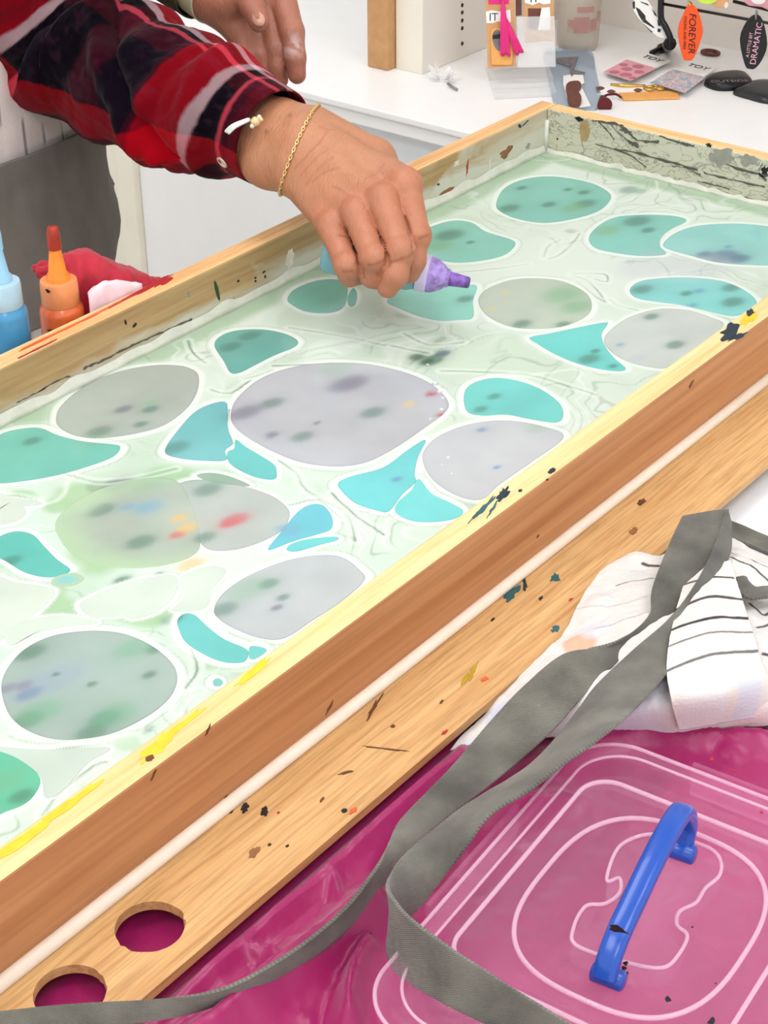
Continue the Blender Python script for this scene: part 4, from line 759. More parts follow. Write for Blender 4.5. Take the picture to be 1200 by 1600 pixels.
# ------------------------------------------------------------------ rags on the far ledge
def loft(name, curves, nu, nv, mat, parent, amp, freq, seed, col=None, origin=None, thick=.002):
    C3 = [resample(catmull(c, 8), nu) for c in curves]; C3 = np.array(C3)       # (m, nu, 3)
    G = np.array([resample(catmull(C3[:, i], 8), nv) for i in range(nu)])       # (nu, nv, 3)
    du = np.gradient(G, axis=0); dv = np.gradient(G, axis=1); N = np.cross(du, dv); N /= np.linalg.norm(N, axis=2)[..., None] + 1e-12
    uu, vv = np.meshgrid(np.linspace(0, 1, nu), np.linspace(0, 1, nv), indexing='ij')
    G = G + N * ((fbm(uu * freq[0], vv * freq[1], seed) - .5) * 2 * amp)[..., None]
    c = col(uu, vv, G).reshape(-1, 3) if col else None
    o = mesh(name, G.reshape(-1, 3), grid_faces(nu, nv), mat, parent, True, col=c, origin=origin)
    s = o.modifiers.new('thick', 'SOLIDIFY'); s.thickness = thick; s.offset = 0
    return o
M['redcloth'] = plain('red_rag', (176, 28, 48), .75, noise=.18, nscale=40, bump=.15, bscale=300, sheen=.15)
M['pinkrag'] = plain('pink_white_rag', (240, 206, 212), .8, noise=.08, nscale=60, bump=.15, bscale=300)
xr = lambda px, py, y: ony(px, py, y)
rag = loft('red_rag', [[xr(64, 434, .082), xr(150, 440, .05) * [1, 1, 0] + [0, 0, ZL + .002], xr(215, 450, .03) * [1, 1, 0] + [0, 0, ZL + .002], xr(262, 447, .03) * [1, 1, 0] + [0, 0, ZL + .004]],
    [xr(54, 425, .084), xr(130, 425, .066), xr(200, 440, .045), xr(264, 448, .042)],
    [xr(52, 418, .088), xr(122, 397, .080), xr(200, 426, .07), xr(266, 447, .055)],
    [xr(52, 420, .085), xr(125, 405, .10), xr(200, 433, .095), xr(266, 449, .07)],
    [xr(60, 432, .09), xr(125, 420, .105) * [1, 1, 0] + [0, 0, ZL - .012], xr(200, 440, .105) * [1, 1, 0] + [0, 0, ZL - .012], xr(262, 450, .09) * [1, 1, 0] + [0, 0, ZL - .01]]], 90, 60, M['redcloth'], None, .009, (7, 4), 4, origin=xr(160, 440, .05))
tag(rag, 'crumpled red rag heaped on the far ledge behind the orange bottle', 'rag')
rag2 = loft('pink_rag', [[xr(138, 478, .026) * [1, 1, 0] + [0, 0, ZL + .003], xr(175, 475, .022) * [1, 1, 0] + [0, 0, ZL + .003], xr(225, 455, .022) * [1, 1, 0] + [0, 0, ZL + .003]],
    [xr(139, 470, .03), xr(166, 452, .024), xr(222, 452, .024)], [xr(141, 462, .036), xr(164, 441, .036), xr(220, 449, .032)], [xr(144, 460, .046), xr(168, 446, .05), xr(220, 451, .042)]], 40, 24, M['pinkrag'], None, .002, (5, 4), 8, origin=xr(175, 460, .03))
tag(rag2, 'pale pink rolled rag tucked in front of the red rag', 'rag')
#SECTION4
# ------------------------------------------------------------------ magenta cloth
M['magenta'] = plain('magenta_nylon', (154, 20, 88), .34, noise=.05, nscale=30, bump=.06, bscale=900, sheen=.2)
nxm, nym = 300, 150
mx_, my_ = np.meshgrid(np.linspace(-1.53, -.60, nxm), np.linspace(-.855, -.4205, nym), indexing='ij')
def wz(L, z): return np.array([onz(x, y, z)[:2] for x, y in L])
hz = np.full_like(mx_, 0.0)
def ridge(L, A, w, sharp=1.0):
    global hz
    d = poly_dist(mx_, my_, catmull(wz(L, .768), 5)); hz = np.maximum(hz, A * np.exp(-np.abs(d / w) ** (1.15 * sharp)))
ridge([(180, 1610), (290, 1535), (400, 1440), (520, 1330), (610, 1262), (690, 1185)], .032, .014)
ridge([(300, 1660), (420, 1560), (520, 1480), (580, 1430)], .034, .017)
ridge([(545, 1600), (552, 1545), (575, 1490)], .028, .009); ridge([(330, 1475), (430, 1500)], .020, .008); ridge([(285, 1548), (292, 1515), (330, 1490)], .017, .006)
ridge([(500, 1345), (520, 1370), (530, 1410)], .018, .006); ridge([(635, 1235), (660, 1210), (700, 1195)], .016, .005); ridge([(660, 1180), (700, 1170)], .016, .005); ridge([(480, 1600), (500, 1560)], .010, .006)
ridge([(850, 1180), (1000, 1140), (1200, 1150)], .012, .012); ridge([(700, 1300), (800, 1250), (900, 1240)], .010, .012)
hz += .006 * (fbm(mx_ * 38 + my_ * 20, my_ * 38 - mx_ * 8, 3) - .4) + .004 * (np.abs(fbm(mx_ * 60, my_ * 60, 6) - .5) * 2)
cap = .0045 + .032 * sstep(-.4845, -.505, my_)
hz = np.clip(hz, .0005, None); hz = np.where(my_ > -.4845, np.minimum(hz, .0045), np.minimum(hz, cap + .004))
bxd = np.maximum(np.abs(mx_ + .940) - .118, np.abs(my_ + .672) - .086); hz = np.minimum(hz, .0022 + .04 * sstep(-.004, .03, bxd))   # pressed flat under the box
o = mesh('magenta_cloth', np.stack([mx_, my_, TZ + .001 + hz], -1).reshape(-1, 3), grid_faces(nxm, nym), M['magenta'], None, True, origin=(-1.0, -.64, TZ))
tag(o, 'wrinkled magenta nylon cloth spread on the table below the tray', 'cloth')

# ------------------------------------------------------------------ apron with long straps
M['apron'] = vcol('striped_apron_cotton', .85, .2, bump=.25, bscale=500, sheen=.1)
def strap_mat():
    m, nt, p = newmat('grey_twill'); L = nt.links
    tc = nt.nodes.new('ShaderNodeTexCoord'); n = nt.nodes.new('ShaderNodeTexNoise'); n.inputs['Scale'].default_value = 28; n.inputs['Detail'].default_value = 6; L.new(tc.outputs['Object'], n.inputs['Vector'])
    r = nt.nodes.new('ShaderNodeValToRGB'); r.color_ramp.elements[0].position = .3; r.color_ramp.elements[1].position = .7; r.color_ramp.elements[0].color = tuple(lin((88, 85, 77))) + (1,); r.color_ramp.elements[1].color = tuple(lin((136, 133, 121))) + (1,); L.new(n.outputs['Fac'], r.inputs['Fac'])
    uv = nt.nodes.new('ShaderNodeUVMap'); wv = nt.nodes.new('ShaderNodeTexWave'); wv.wave_type = 'BANDS'; wv.bands_direction = 'DIAGONAL'; wv.inputs['Scale'].default_value = 260; wv.inputs['Distortion'].default_value = .6; L.new(uv.outputs['UV'], wv.inputs['Vector'])
    mr = nt.nodes.new('ShaderNodeMix'); mr.data_type = 'RGBA'; mr.blend_type = 'MULTIPLY'; mr.inputs[0].default_value = .35; L.new(r.outputs['Color'], mr.inputs[6]); L.new(wv.outputs['Color'], mr.inputs[7]); L.new(mr.outputs[2], p.inputs['Base Color'])
    b = nt.nodes.new('ShaderNodeBump'); b.inputs['Strength'].default_value = .6; b.inputs['Distance'].default_value = .0006; L.new(wv.outputs['Fac'], b.inputs['Height']); L.new(b.outputs['Normal'], p.inputs['Normal'])
    p.inputs['Roughness'].default_value = .85; p.inputs['Specular IOR Level'].default_value = .2; p.inputs['Sheen Weight'].default_value = .2
    return m
M['strap'] = strap_mat()
def ribbon(name, A, B, parent, thick=.0022, nv=9, per=10, mat=None):
    L3 = np.array([onz(x, y, z) for x, y, z in A]); R3 = np.array([onz(x, y, z) for x, y, z in B])
    L3 = catmull(L3, per); R3 = catmull(R3, per); n = len(L3)
    s = np.linspace(0, 1, nv); G = L3[:, None] * (1 - s)[None, :, None] + R3[:, None] * s[None, :, None]
    T = np.gradient(L3 + R3, axis=0); Wd = R3 - L3; N = np.cross(T, Wd); N /= np.linalg.norm(N, axis=1)[:, None] + 1e-12
    u = np.arange(n)
    G = G + N[:, None] * (.0010 * np.sin(s * math.pi)[None, :] + .0014 * (fbm(u[:, None] * .12, s[None, :] * 1.5, 7) - .5))[..., None]
    o = mesh(name, G.reshape(-1, 3), grid_faces(n, nv), mat or M['strap'], parent, True)
    d = np.r_[0, np.cumsum(np.linalg.norm(np.diff((L3 + R3) / 2, axis=0), axis=1))]; wl = np.linalg.norm(Wd, axis=1).max()
    uvs = np.stack([np.repeat(d, nv), np.tile(s * wl, n)], 1)
    ul = o.data.uv_layers.new(name='UVMap'); idx = np.empty(len(o.data.loops), np.int32); o.data.loops.foreach_get('vertex_index', idx); ul.data.foreach_set('uv', uvs[idx].astype(np.float32).ravel())
    m = o.modifiers.new('thick', 'SOLIDIFY'); m.thickness = thick; m.offset = 0
    b = o.modifiers.new('bev', 'BEVEL'); b.width = .0007; b.segments = 2; b.limit_method = 'ANGLE'
    return o
ap = thing('apron', onz(1060, 1030, TZ), 'paint-stained white striped apron with long grey straps heaped beside the tray', 'apron')
def pgrid(rows, nu, nv, amp, freq, seed):
    C3 = np.array([resample(catmull([onz(x, y, z) for x, y, z in r], 8), nu) for r in rows])
    G = np.array([resample(catmull(C3[:, i], 8), nv) for i in range(nu)])
    x, y = G[..., 0], G[..., 1]
    G[..., 2] += amp * (fbm(x * freq + y * freq * .4, y * freq - x * freq * .3, seed) - .45) * 2
    return G
def apron_colour(G, z, stripes, washes, base=(218, 213, 207)):
    x, y = G[..., 0], G[..., 1]; c = np.empty(G.shape); c[:] = lin(base)
    c *= (.94 + .12 * fbm(x * 60, y * 60, 15))[..., None]
    for (px, py, r, col, a) in washes:
        p = onz(px, py, z); q = onz(px + 1, py, z); rr = r * np.hypot(*(q - p)[:2])
        w = (sstep(1.1, .7, np.hypot(x - p[0], y - p[1]) / rr + .35 * (fbm(x * 45, y * 45, 25) - .5)) * a)[..., None]; c = c * (1 - w) + lin(col) * w
    for (L, w_, col) in stripes:
        d = poly_dist(x, y, catmull(np.array([onz(px, py, z)[:2] for px, py in L]), 5)); w = sstep(w_ * 1.35, w_ * .7, d)[..., None]; c = c * (1 - w) + lin(col) * w
    return c
G = pgrid([[(938, 894, .7815), (985, 868, .784), (1030, 874, .786), (1080, 852, .785), (1140, 840, .779), (1200, 870, .772), (1270, 900, .768)],
           [(915, 927, .7815), (980, 915, .788), (1040, 910, .794), (1100, 890, .792), (1160, 885, .788), (1220, 905, .782), (1280, 930, .776)],
           [(872, 1000, .7815), (940, 985, .789), (1010, 975, .797), (1080, 960, .798), (1150, 950, .793), (1220, 960, .788), (1290, 990, .78)],
           [(800, 1078, .772), (880, 1060, .784), (980, 1050, .796), (1060, 1040, .80), (1150, 1030, .797), (1220, 1030, .793), (1300, 1050, .785)],
           [(735, 1138, .769), (830, 1110, .777), (940, 1100, .790), (1040, 1100, .794), (1140, 1095, .791), (1220, 1090, .788), (1310, 1110, .782)],
           [(703, 1168, .767), (830, 1150, .766), (950, 1139, .768), (1050, 1138, .770), (1130, 1132, .770), (1220, 1130, .770), (1320, 1140, .768)]], 320, 220, .0055, 30, 5)
dk = (78, 70, 68)
col = apron_colour(G, .788, [([(1005, 880), (1030, 890)], .0012, dk), ([(965, 912), (1010, 910), (1030, 913)], .0009, (150, 144, 142)), ([(930, 985), (975, 983), (1012, 980)], .0007, (176, 172, 180)), ([(1128, 855), (1165, 862), (1205, 882)], .0012, dk), ([(1142, 884), (1172, 893), (1205, 912)], .0012, dk), ([(1170, 950), (1190, 965), (1210, 955)], .0011, dk), ([(1180, 990), (1210, 975)], .0010, dk), ([(890, 940), (960, 950), (1010, 945)], .0006, (190, 184, 182)), ([(1190, 1040), (1215, 1045)], .0012, dk)],
   [(905, 1004, 30, (238, 168, 134), .85), (860, 1040, 14, (244, 190, 160), .6), (795, 1095, 34, (196, 196, 222), .7), (745, 1130, 30, (206, 208, 222), .6), (1000, 1080, 60, (204, 210, 222), .5), (960, 1110, 50, (206, 204, 222), .5), (1030, 1040, 16, (206, 176, 214), .6), (990, 895, 22, (206, 206, 204), .6), (960, 925, 20, (212, 212, 208), .5), (1190, 1100, 50, (230, 196, 196), .5), (930, 985, 30, (206, 206, 222), .4), (775, 1123, 5, (120, 120, 130), .5)])
o = mesh('bib', G.reshape(-1, 3), grid_faces(320, 220), M['apron'], ap, True, col=col.reshape(-1, 3)); m_ = o.modifiers.new('thick', 'SOLIDIFY'); m_.thickness = .0016; m_.offset = -1
G = pgrid([[(1078, 893, .801), (1105, 885, .804), (1140, 880, .801)], [(1060, 950, .806), (1110, 937, .811), (1155, 930, .805)], [(1046, 1010, .810), (1110, 992, .814), (1172, 985, .807)], [(1042, 1050, .808), (1110, 1042, .812), (1185, 1030, .805)], [(1048, 1092, .803), (1120, 1082, .806), (1197, 1062, .80)], [(1060, 1136, .776), (1130, 1124, .779), (1216, 1112, .776)]], 200, 300, .0016, 40, 9)
col = apron_colour(G, .809, [([(1070, 908), (1105, 902), (1145, 897)], .0012, dk), ([(1060, 952), (1105, 942), (1160, 933)], .0014, dk), ([(1040, 992), (1090, 983), (1168, 966)], .0014, (60, 54, 54)), ([(1040, 1018), (1100, 1005), (1178, 988)], .0008, (120, 114, 112)), ([(1035, 1052), (1100, 1038), (1186, 1014)], .0011, (110, 106, 106)), ([(1050, 1103), (1100, 1092), (1200, 1066)], .0022, (96, 96, 98))],
   [(1160, 1050, 30, (196, 204, 218), .6), (1100, 1065, 40, (222, 226, 232), .4), (1170, 1100, 40, (226, 206, 210), .5), (1190, 1120, 30, (232, 196, 192), .5), (1080, 1120, 40, (208, 214, 224), .5), (1130, 1060, 14, (206, 214, 210), .5)], (220, 214, 206))
o = mesh('pocket', G.reshape(-1, 3), grid_faces(200, 300), M['apron'], ap, True, col=col.reshape(-1, 3)); m_ = o.modifiers.new('thick', 'SOLIDIFY'); m_.thickness = .0022; m_.offset = -1
ribbon('hem_band', [(1118, 806, .759), (1160, 822, .759), (1220, 846, .759), (1300, 880, .759)], [(1118, 830, .759), (1160, 848, .759), (1220, 874, .759), (1300, 908, .759)], ap)
ribbon('strap', [(1066, 808, .806), (1046, 850, .808), (1019, 920, .806), (1012, 965, .803), (955, 1006, .800), (880, 1024, .797), (820, 1072, .793), (765, 1130, .790), (700, 1205, .788), (630, 1278, .788), (608, 1315, .794), (585, 1360, .802), (525, 1432, .801), (440, 1497, .799), (345, 1545, .797), (240, 1562, .797), (100, 1570, .799), (-60, 1588, .80)],
       [(1139, 797, .803), (1126, 845, .806), (1092, 905, .804), (1066, 950, .800), (1015, 985, .797), (960, 1040, .793), (905, 1095, .788), (860, 1145, .786), (790, 1206, .785), (715, 1265, .785), (655, 1312, .786), (602, 1376, .784), (534, 1458, .783), (446, 1520, .783), (346, 1566, .784), (250, 1593, .789), (100, 1612, .791), (-60, 1642, .791)], ap)
ribbon('strap', [(1136, 796, .806), (1118, 850, .810), (1084, 915, .812), (1044, 968, .810), (985, 1020, .806), (930, 1075, .803), (885, 1135, .803), (845, 1182, .803), (790, 1222, .804), (725, 1262, .806), (665, 1308, .810), (625, 1342, .818), (608, 1370, .830), (605, 1387, .840), (612, 1402, .846), (640, 1432, .850), (700, 1478, .852), (780, 1530, .853), (860, 1580, .853), (940, 1630, .853)],
       [(1142, 830, .796), (1140, 865, .798), (1122, 910, .804), (1088, 965, .806), (1060, 1025, .806), (1010, 1090, .818), (955, 1140, .838), (892, 1186, .841), (835, 1228, .838), (768, 1272, .830), (722, 1332, .818), (682, 1386, .806), (646, 1426, .800), (614, 1445, .796), (606, 1478, .798), (618, 1518, .806), (664, 1552, .826), (740, 1592, .836), (830, 1632, .838), (900, 1690, .838)], ap)
ribbon('strap_loop', [(1149, 903, .800), (1156, 925, .803), (1172, 937, .804), (1195, 935, .802), (1240, 930, .798)], [(1166, 902, .796), (1172, 912, .799), (1182, 918, .800), (1200, 916, .800), (1240, 910, .798)], ap, per=8)

# ------------------------------------------------------------------ clear plastic box with blue handle
ZB = .83; BA = math.radians(4.5); BC = np.array([-.940, -.672]); E1 = np.array([-math.cos(BA), -math.sin(BA)]); E2 = np.array([math.sin(BA), -math.cos(BA)])
M['plastic'] = clear('clear_pink_seen_plastic', (255, 252, 254), (255, 200, 228), .075, .06, .6); M['plasticrim'] = clear('milky_plastic_ridge', (255, 250, 252), (255, 226, 240), .28, .12, .6)
M['bluep'] = plain('blue_plastic', (20, 72, 164), .28, noise=.04, nscale=50, coat=.2)
pbx = thing('storage_box', (BC[0], BC[1], TZ + .004), 'clear plastic storage box with blue bail handle on the magenta cloth', 'box')
NR = 96
def rr(hl, hw, r, z):
    pts = []; q = NR // 4
    for (sx, sy, a0) in ((1, 1, 0), (-1, 1, 90), (-1, -1, 180), (1, -1, 270)):
        for k in range(q):
            a = math.radians(a0 + 90 * (k + .5) / q); pts.append((sx * (hl - r) + r * math.cos(a), sy * (hw - r) + r * math.sin(a)))
    pts = np.array(pts); return np.c_[BC + pts[:, :1] * E1 + pts[:, 1:] * E2, np.full(len(pts), z)]
def se(hl, hw, e, z):
    a = (np.arange(NR) + .5) * 2 * math.pi / NR
    x = hl * np.sign(np.cos(a)) * abs(np.cos(a)) ** e; y = hw * np.sign(np.sin(a)) * abs(np.sin(a)) ** e
    return np.c_[BC + x[:, None] * E1 + y[:, None] * E2, np.full(NR, z)]
def rings(name, RR, mat, parent, capend=True):
    V = np.concatenate(RR); m = NR; n = len(RR)
    F = [(i * m + j, i * m + (j + 1) % m, (i + 1) * m + (j + 1) % m, (i + 1) * m + j) for i in range(n - 1) for j in range(m)]
    if capend: F.append(tuple((n - 1) * m + j for j in range(m)))
    return fix_normals(mesh(name, V, F, mat, parent, True))
z0 = TZ + .004
rings('body', [rr(.112, .080, .03, z0 + .046), rr(.111, .079, .03, z0 + .03), rr(.108, .076, .028, z0 + .008), rr(.103, .071, .026, z0 + .001), rr(.095, .063, .022, z0), rr(.02, .015, .008, z0)], M['plastic'], pbx)
lid = rings('lid', [rr(.121, .089, .032, ZB - .021), rr(.122, .090, .032, ZB - .011), rr(.119, .087, .030, ZB - .008), rr(.112, .080, .028, ZB - .008), rr(.108, .077, .026, ZB - .010), rr(.081, .069, .018, ZB - .009), rr(.077, .065, .016, ZB), rr(.072, .060, .014, ZB), se(.066, .054, .72, ZB - .0005), se(.062, .050, .72, ZB - .004), se(.04, .03, .8, ZB - .004), se(.01, .01, 1, ZB - .004)], M['plastic'], pbx)
def closed_tube(name, P, r, mat, parent, k=8):
    P = np.asarray(P); P = np.r_[P, P[:2]]; V, F = tube_vf(P, r, k, False); return mesh(name, V, F, mat, parent, True)
closed_tube('rim_ridge', rr(.121, .089, .031, ZB - .0105), .0011, M['plasticrim'], lid)
closed_tube('inner_rim_ridge', rr(.111, .079, .028, ZB - .0085), .0009, M['plasticrim'], lid)
closed_tube('panel_ridge', rr(.078, .066, .017, ZB - .0005), .0013, M['plasticrim'], lid)
closed_tube('oval_ridge', se(.065, .053, .72, ZB - .0008), .0013, M['plasticrim'], lid)
cross = catmull([onz(x, y, ZB - .003) for x, y in ((1000, 1306), (965, 1326), (948, 1375), (968, 1372), (968, 1395), (945, 1412), (915, 1416), (896, 1450), (902, 1478), (980, 1504), (1035, 1512), (1060, 1492), (1074, 1462), (1058, 1445), (1062, 1424), (1088, 1410), (1102, 1388), (1124, 1368), (1126, 1345), (1110, 1326), (1066, 1310), (1035, 1304))], 6, True)
closed_tube('recess_ridge', cross, .0010, M['plasticrim'], lid)
nn = len(cross); cc2 = cross.mean(0); V = np.r_[cross, cross * [1, 1, 0] + [0, 0, ZB - .016], [cc2 * [1, 1, 0] + [0, 0, ZB - .016]]]
fix_normals(mesh('recess', V, [(i, (i + 1) % nn, nn + (i + 1) % nn, nn + i) for i in range(nn)] + [(nn + i, nn + (i + 1) % nn, 2 * nn) for i in range(nn)], M['plastic'], lid, True))
for s in (-1, 1):
    a = BC + E2 * (.0925 * s); q = [np.r_[a + E1 * d, z] for d, z in ((-.045, ZB - .010), (.045, ZB - .010), (.045, ZB - .034), (-.045, ZB - .034))]
    slab('latch', q, np.r_[E2 * s, 0], .003, M['plastic'], pbx, .0008)
a = BC - E1 * .1245; slab('latch', [np.r_[a + E2 * d, z] for d, z in ((-.03, ZB - .010), (.03, ZB - .010), (.03, ZB - .032), (-.03, ZB - .032))], np.r_[-E1, 0], .003, M['plastic'], pbx, .0008)
F0 = onz(1062, 1334, ZB - .002); N0 = onz(950, 1530, ZB - .001); dn = np.cross(N0 - F0, [0, 0, 1.]); dn /= np.linalg.norm(dn)
hp = catmull([onpl(x, y, F0, dn) for x, y in ((1062, 1338), (1068, 1310), (1072, 1285), (1066, 1268), (1048, 1292), (1020, 1345), (990, 1408), (968, 1455), (953, 1495), (944, 1528))], 8)
Th, Nh, Bh = frames(hp); side = dn; up_ = np.cross(side, Th)
kk = 14; an = np.arange(kk) * 2 * math.pi / kk; sg = lambda v, e: np.sign(v) * abs(v) ** e
V = (hp[:, None] + side[None, None] * (.0058 * sg(np.cos(an), .6))[None, :, None] + up_[:, None] * (.0042 * sg(np.sin(an), .6))[None, :, None]).reshape(-1, 3)
nh = len(hp); hd = fix_normals(mesh('handle', V, [(i * kk + j, i * kk + (j + 1) % kk, (i + 1) * kk + (j + 1) % kk, (i + 1) * kk + j) for i in range(nh - 1) for j in range(kk)] + [tuple(range(kk))[::-1], tuple((nh - 1) * kk + j for j in range(kk))], M['bluep'], pbx, True))
for p in (F0, N0): lathe('pivot', [(.004, -.008), (.005, -.007), (.005, .007), (.004, .008)], p + [0, 0, .002], dn, M['bluep'], hd, 16)
p = onpl(962, 1447, F0, dn); B2 = blob2d(.0035, .002, .4, 9, .5, 3); slab('black_mark', [p + side * b[0] * 1.6 * -1 + np.array([0, 0, 1]) * b[1] + np.cross(side, [0, 0, 1.]) * 0 - WX * .006 for b in B2], -WX, .0006, M['black'], hd)
for k, (x, y, rx, ry) in enumerate(((978, 1505, 4, 3), (975, 1513, 3, 3.4), (980, 1521, 2.4, 1.6), (1043, 1562, 5, 4), (1112, 1597, 7, 5), (1082, 1449, 2, 1.6), (1118, 1537, 1.2, 1))):
    p = onz(x, y, ZB + .0016); B2 = blob2d(rx / 3000 * 1.0, ry / 3000, .3, 12, .35, 60 + k); slab('paint_stain', np.c_[p[0] + B2[:, 0], p[1] + B2[:, 1], np.full(12, p[2])], (0, 0, 1), .0004, M['black'], lid)
for k, (x, y, rx, ry) in enumerate(((1112, 1186, 5, 3), (1146, 1205, 1.5, 6), (1190, 1269, 3, 2.4))):
    p = onz(x, y, ZB - .008); B2 = blob2d(rx / 3000, ry / 3000, .3, 12, .35, 80 + k); slab('paint_stain', np.c_[p[0] + B2[:, 0], p[1] + B2[:, 1], np.full(12, p[2])], (0, 0, 1), .0004, M['st_red'], lid)
#SECTION5
# ------------------------------------------------------------------ person: signed distance shapes turned into one surface
def cap(P, a, b, ra, rb=None):
    rb = ra if rb is None else rb; a = np.asarray(a, np.float32); b = np.asarray(b, np.float32); ba = b - a
    pa = P - a; t = np.clip((pa @ ba) / (float(ba @ ba) + 1e-12), 0, 1)
    return np.linalg.norm(pa - t[..., None] * ba, axis=-1) - (ra + (rb - ra) * t)
def smin(a, b, k): h = np.clip(.5 + .5 * (b - a) / k, 0, 1); return b + (a - b) * h - k * h * (1 - h)
def smin_all(L, k):
    d = L[0]
    for e in L[1:]: d = smin(d, e, k)
    return d
def surface(f, lo, hi, h):
    lo = np.array(lo); n = np.ceil((np.array(hi) - lo) / h).astype(int) + 1
    ax = [np.float32(lo[i]) + np.float32(h) * np.arange(n[i], dtype=np.float32) for i in range(3)]
    D_ = np.empty(n, np.float32)
    st = max(1, int(600000 / (n[1] * n[2])))
    for i in range(0, n[0], st):
        P = np.stack(np.meshgrid(ax[0][i:i + st], ax[1], ax[2], indexing='ij'), -1); D_[i:i + st] = f(P)
    ins = D_ < 0; off = [(0, 0, 0), (1, 0, 0), (0, 1, 0), (1, 1, 0), (0, 0, 1), (1, 0, 1), (0, 1, 1), (1, 1, 1)]
    m = n - 1; sl = lambda o: tuple(slice(o[i], o[i] + m[i]) for i in range(3))
    cnt = sum(ins[sl(o)].astype(np.int8) for o in off); act = (cnt > 0) & (cnt < 8)
    idx = np.argwhere(act); cid = -np.ones(m, np.int64); cid[act] = np.arange(len(idx))
    vals = np.stack([D_[idx[:, 0] + o[0], idx[:, 1] + o[1], idx[:, 2] + o[2]] for o in off], 1)
    acc = np.zeros((len(idx), 3)); num = np.zeros(len(idx)); offa = np.array(off, float)
    for a in range(8):
        for b in range(a + 1, 8):
            if abs(offa[a] - offa[b]).sum() != 1: continue
            s = (vals[:, a] < 0) != (vals[:, b] < 0); t = vals[:, a] / (vals[:, a] - vals[:, b] + 1e-12)
            acc[s] += (offa[a] + (offa[b] - offa[a]) * t[:, None])[s]; num[s] += 1
    V = lo + (idx + acc / num[:, None]) * h; F = []
    for axd in range(3):
        o1, o2 = [(1, 2), (2, 0), (0, 1)][axd]
        A = ins; sa = [slice(1, m[i]) for i in range(3)]; sa[axd] = slice(0, m[axd]); sb = list(sa); sb[axd] = slice(1, m[axd] + 1)
        a_ = A[tuple(sa)]; b_ = A[tuple(sb)]; ch = np.argwhere(a_ != b_)
        if not len(ch): continue
        base_ = ch + np.array([0 if i == axd else 1 for i in range(3)])
        def cell(d1, d2):
            c = base_.copy(); c[:, o1] -= d1; c[:, o2] -= d2; return cid[c[:, 0], c[:, 1], c[:, 2]]
        q = np.stack([cell(0, 0), cell(1, 0), cell(1, 1), cell(0, 1)], 1); fl = a_[tuple(ch.T)]
        q[~fl] = q[~fl][:, ::-1]; F.append(q)
    return V, np.concatenate(F)
J = lambda t: dep(*t)
# right hand (gripping the bottle)
BOT0 = J((506, 393, 1.446)); BOT1 = J((733, 442, 1.440))
wA, wB = J((444, 200, 1.503)), J((424, 252, 1.500)); EL = dep(105, 78, 1.64)
mcp = [J((633, 290, 1.425)), J((598, 314, 1.414)), J((557, 334, 1.418)), J((517, 354, 1.430))]
metb = [J((478, 207, 1.482)), J((471, 229, 1.474)), J((463, 252, 1.474)), J((458, 272, 1.480))]
fing = [[mcp[0], J((652, 368, 1.411)), J((646, 408, 1.413)), J((640, 426, 1.420))],
        [mcp[1], J((626, 392, 1.396)), J((618, 430, 1.398)), J((606, 449, 1.404))],
        [mcp[2], J((584, 403, 1.398)), J((582, 430, 1.410)), J((590, 436, 1.428))],
        [mcp[3], J((543, 415, 1.408)), J((547, 429, 1.425)), J((558, 430, 1.442))]]
frad = [[.0128, .0106, .0096, .0088], [.0126, .0110, .0100, .0088], [.0120, .0109, .0100, .009], [.0114, .0104, .0096, .0086]]
thumb = [J((495, 200, 1.497)), J((585, 248, 1.478)), J((628, 318, 1.470)), J((640, 372, 1.464)), J((648, 398, 1.460))]
def right_hand0(P):
    fore = smin(cap(P, wA, EL + (wA - wB) * .3, .0215, .036), cap(P, wB, EL - (wA - wB) * .3, .0215, .036), .03)
    palm = smin_all([cap(P, metb[i], mcp[i], .0165, .0120 - .0005 * i) for i in range(4)] + [cap(P, wA, metb[0], .021, .0175), cap(P, wB, metb[3], .021, .0165), cap(P, (wA + wB) / 2, (metb[1] + metb[2]) / 2, .0225, .018)], .012)
    pad = cap(P, J((520, 300, 1.462)), J((590, 330, 1.452)), .016, .014); palm = smin(palm, pad, .014)
    d = smin(fore, palm, .016)
    th = smin_all([cap(P, thumb[0], thumb[1], .018, .0165), cap(P, thumb[1], thumb[2], .0158, .0125), cap(P, thumb[2], thumb[3], .012, .0108), cap(P, thumb[3], thumb[4], .0106, .0095)], .006)
    d = smin(d, th, .012)
    fs = None
    for i in range(4):
        q = fing[i]; r = frad[i]
        e = smin_all([cap(P, q[k], q[k + 1], r[k], r[k + 1]) for k in range(3)], .0045)
        e = smin(e, np.linalg.norm(P - np.asarray(q[1] - WX * .0015, np.float32), axis=-1) - r[1] * 1.06, .003)
        fs = e if fs is None else smin(fs, e, .0008)
    d = smin(d, cap(P, thumb[1], mcp[0], .0125, .0115), .012)
    d = smin(d, fs, .0035)

    for i in range(4): d = smin(d, np.linalg.norm(P - np.asarray(mcp[i] - WX * .0025 + UX * .001, np.float32), axis=-1) - .0126 + .0006 * i, .005)
    return d
def on_skin(px, py):
    t = np.linspace(1.36, 1.56, 500); P = np.array([dep(px, py, d) for d in t], np.float32); f_ = right_hand0(P); return dep(px, py, t[np.argmax(f_ < 0)])
GROOVES = []
for L in ([(632, 338), (636, 352), (640, 368), (645, 388), (646, 400)], [(590, 360), (595, 371), (600, 384), (605, 400), (606, 414)], [(547, 372), (552, 384), (558, 400), (565, 418), (566, 430)]):
    q = [on_skin(*p) + WX * .001 for p in L]; GROOVES += [(q[k], q[k + 1], .0008 + .0004 * k, .0012 + .0004 * k) for k in range(len(q) - 1)]
def right_hand(P):
    d = right_hand0(P)
    for (a, b, r0, r1) in GROOVES: d = -smin(-d, cap(P, a, b, r0, r1), .0016)
    return d
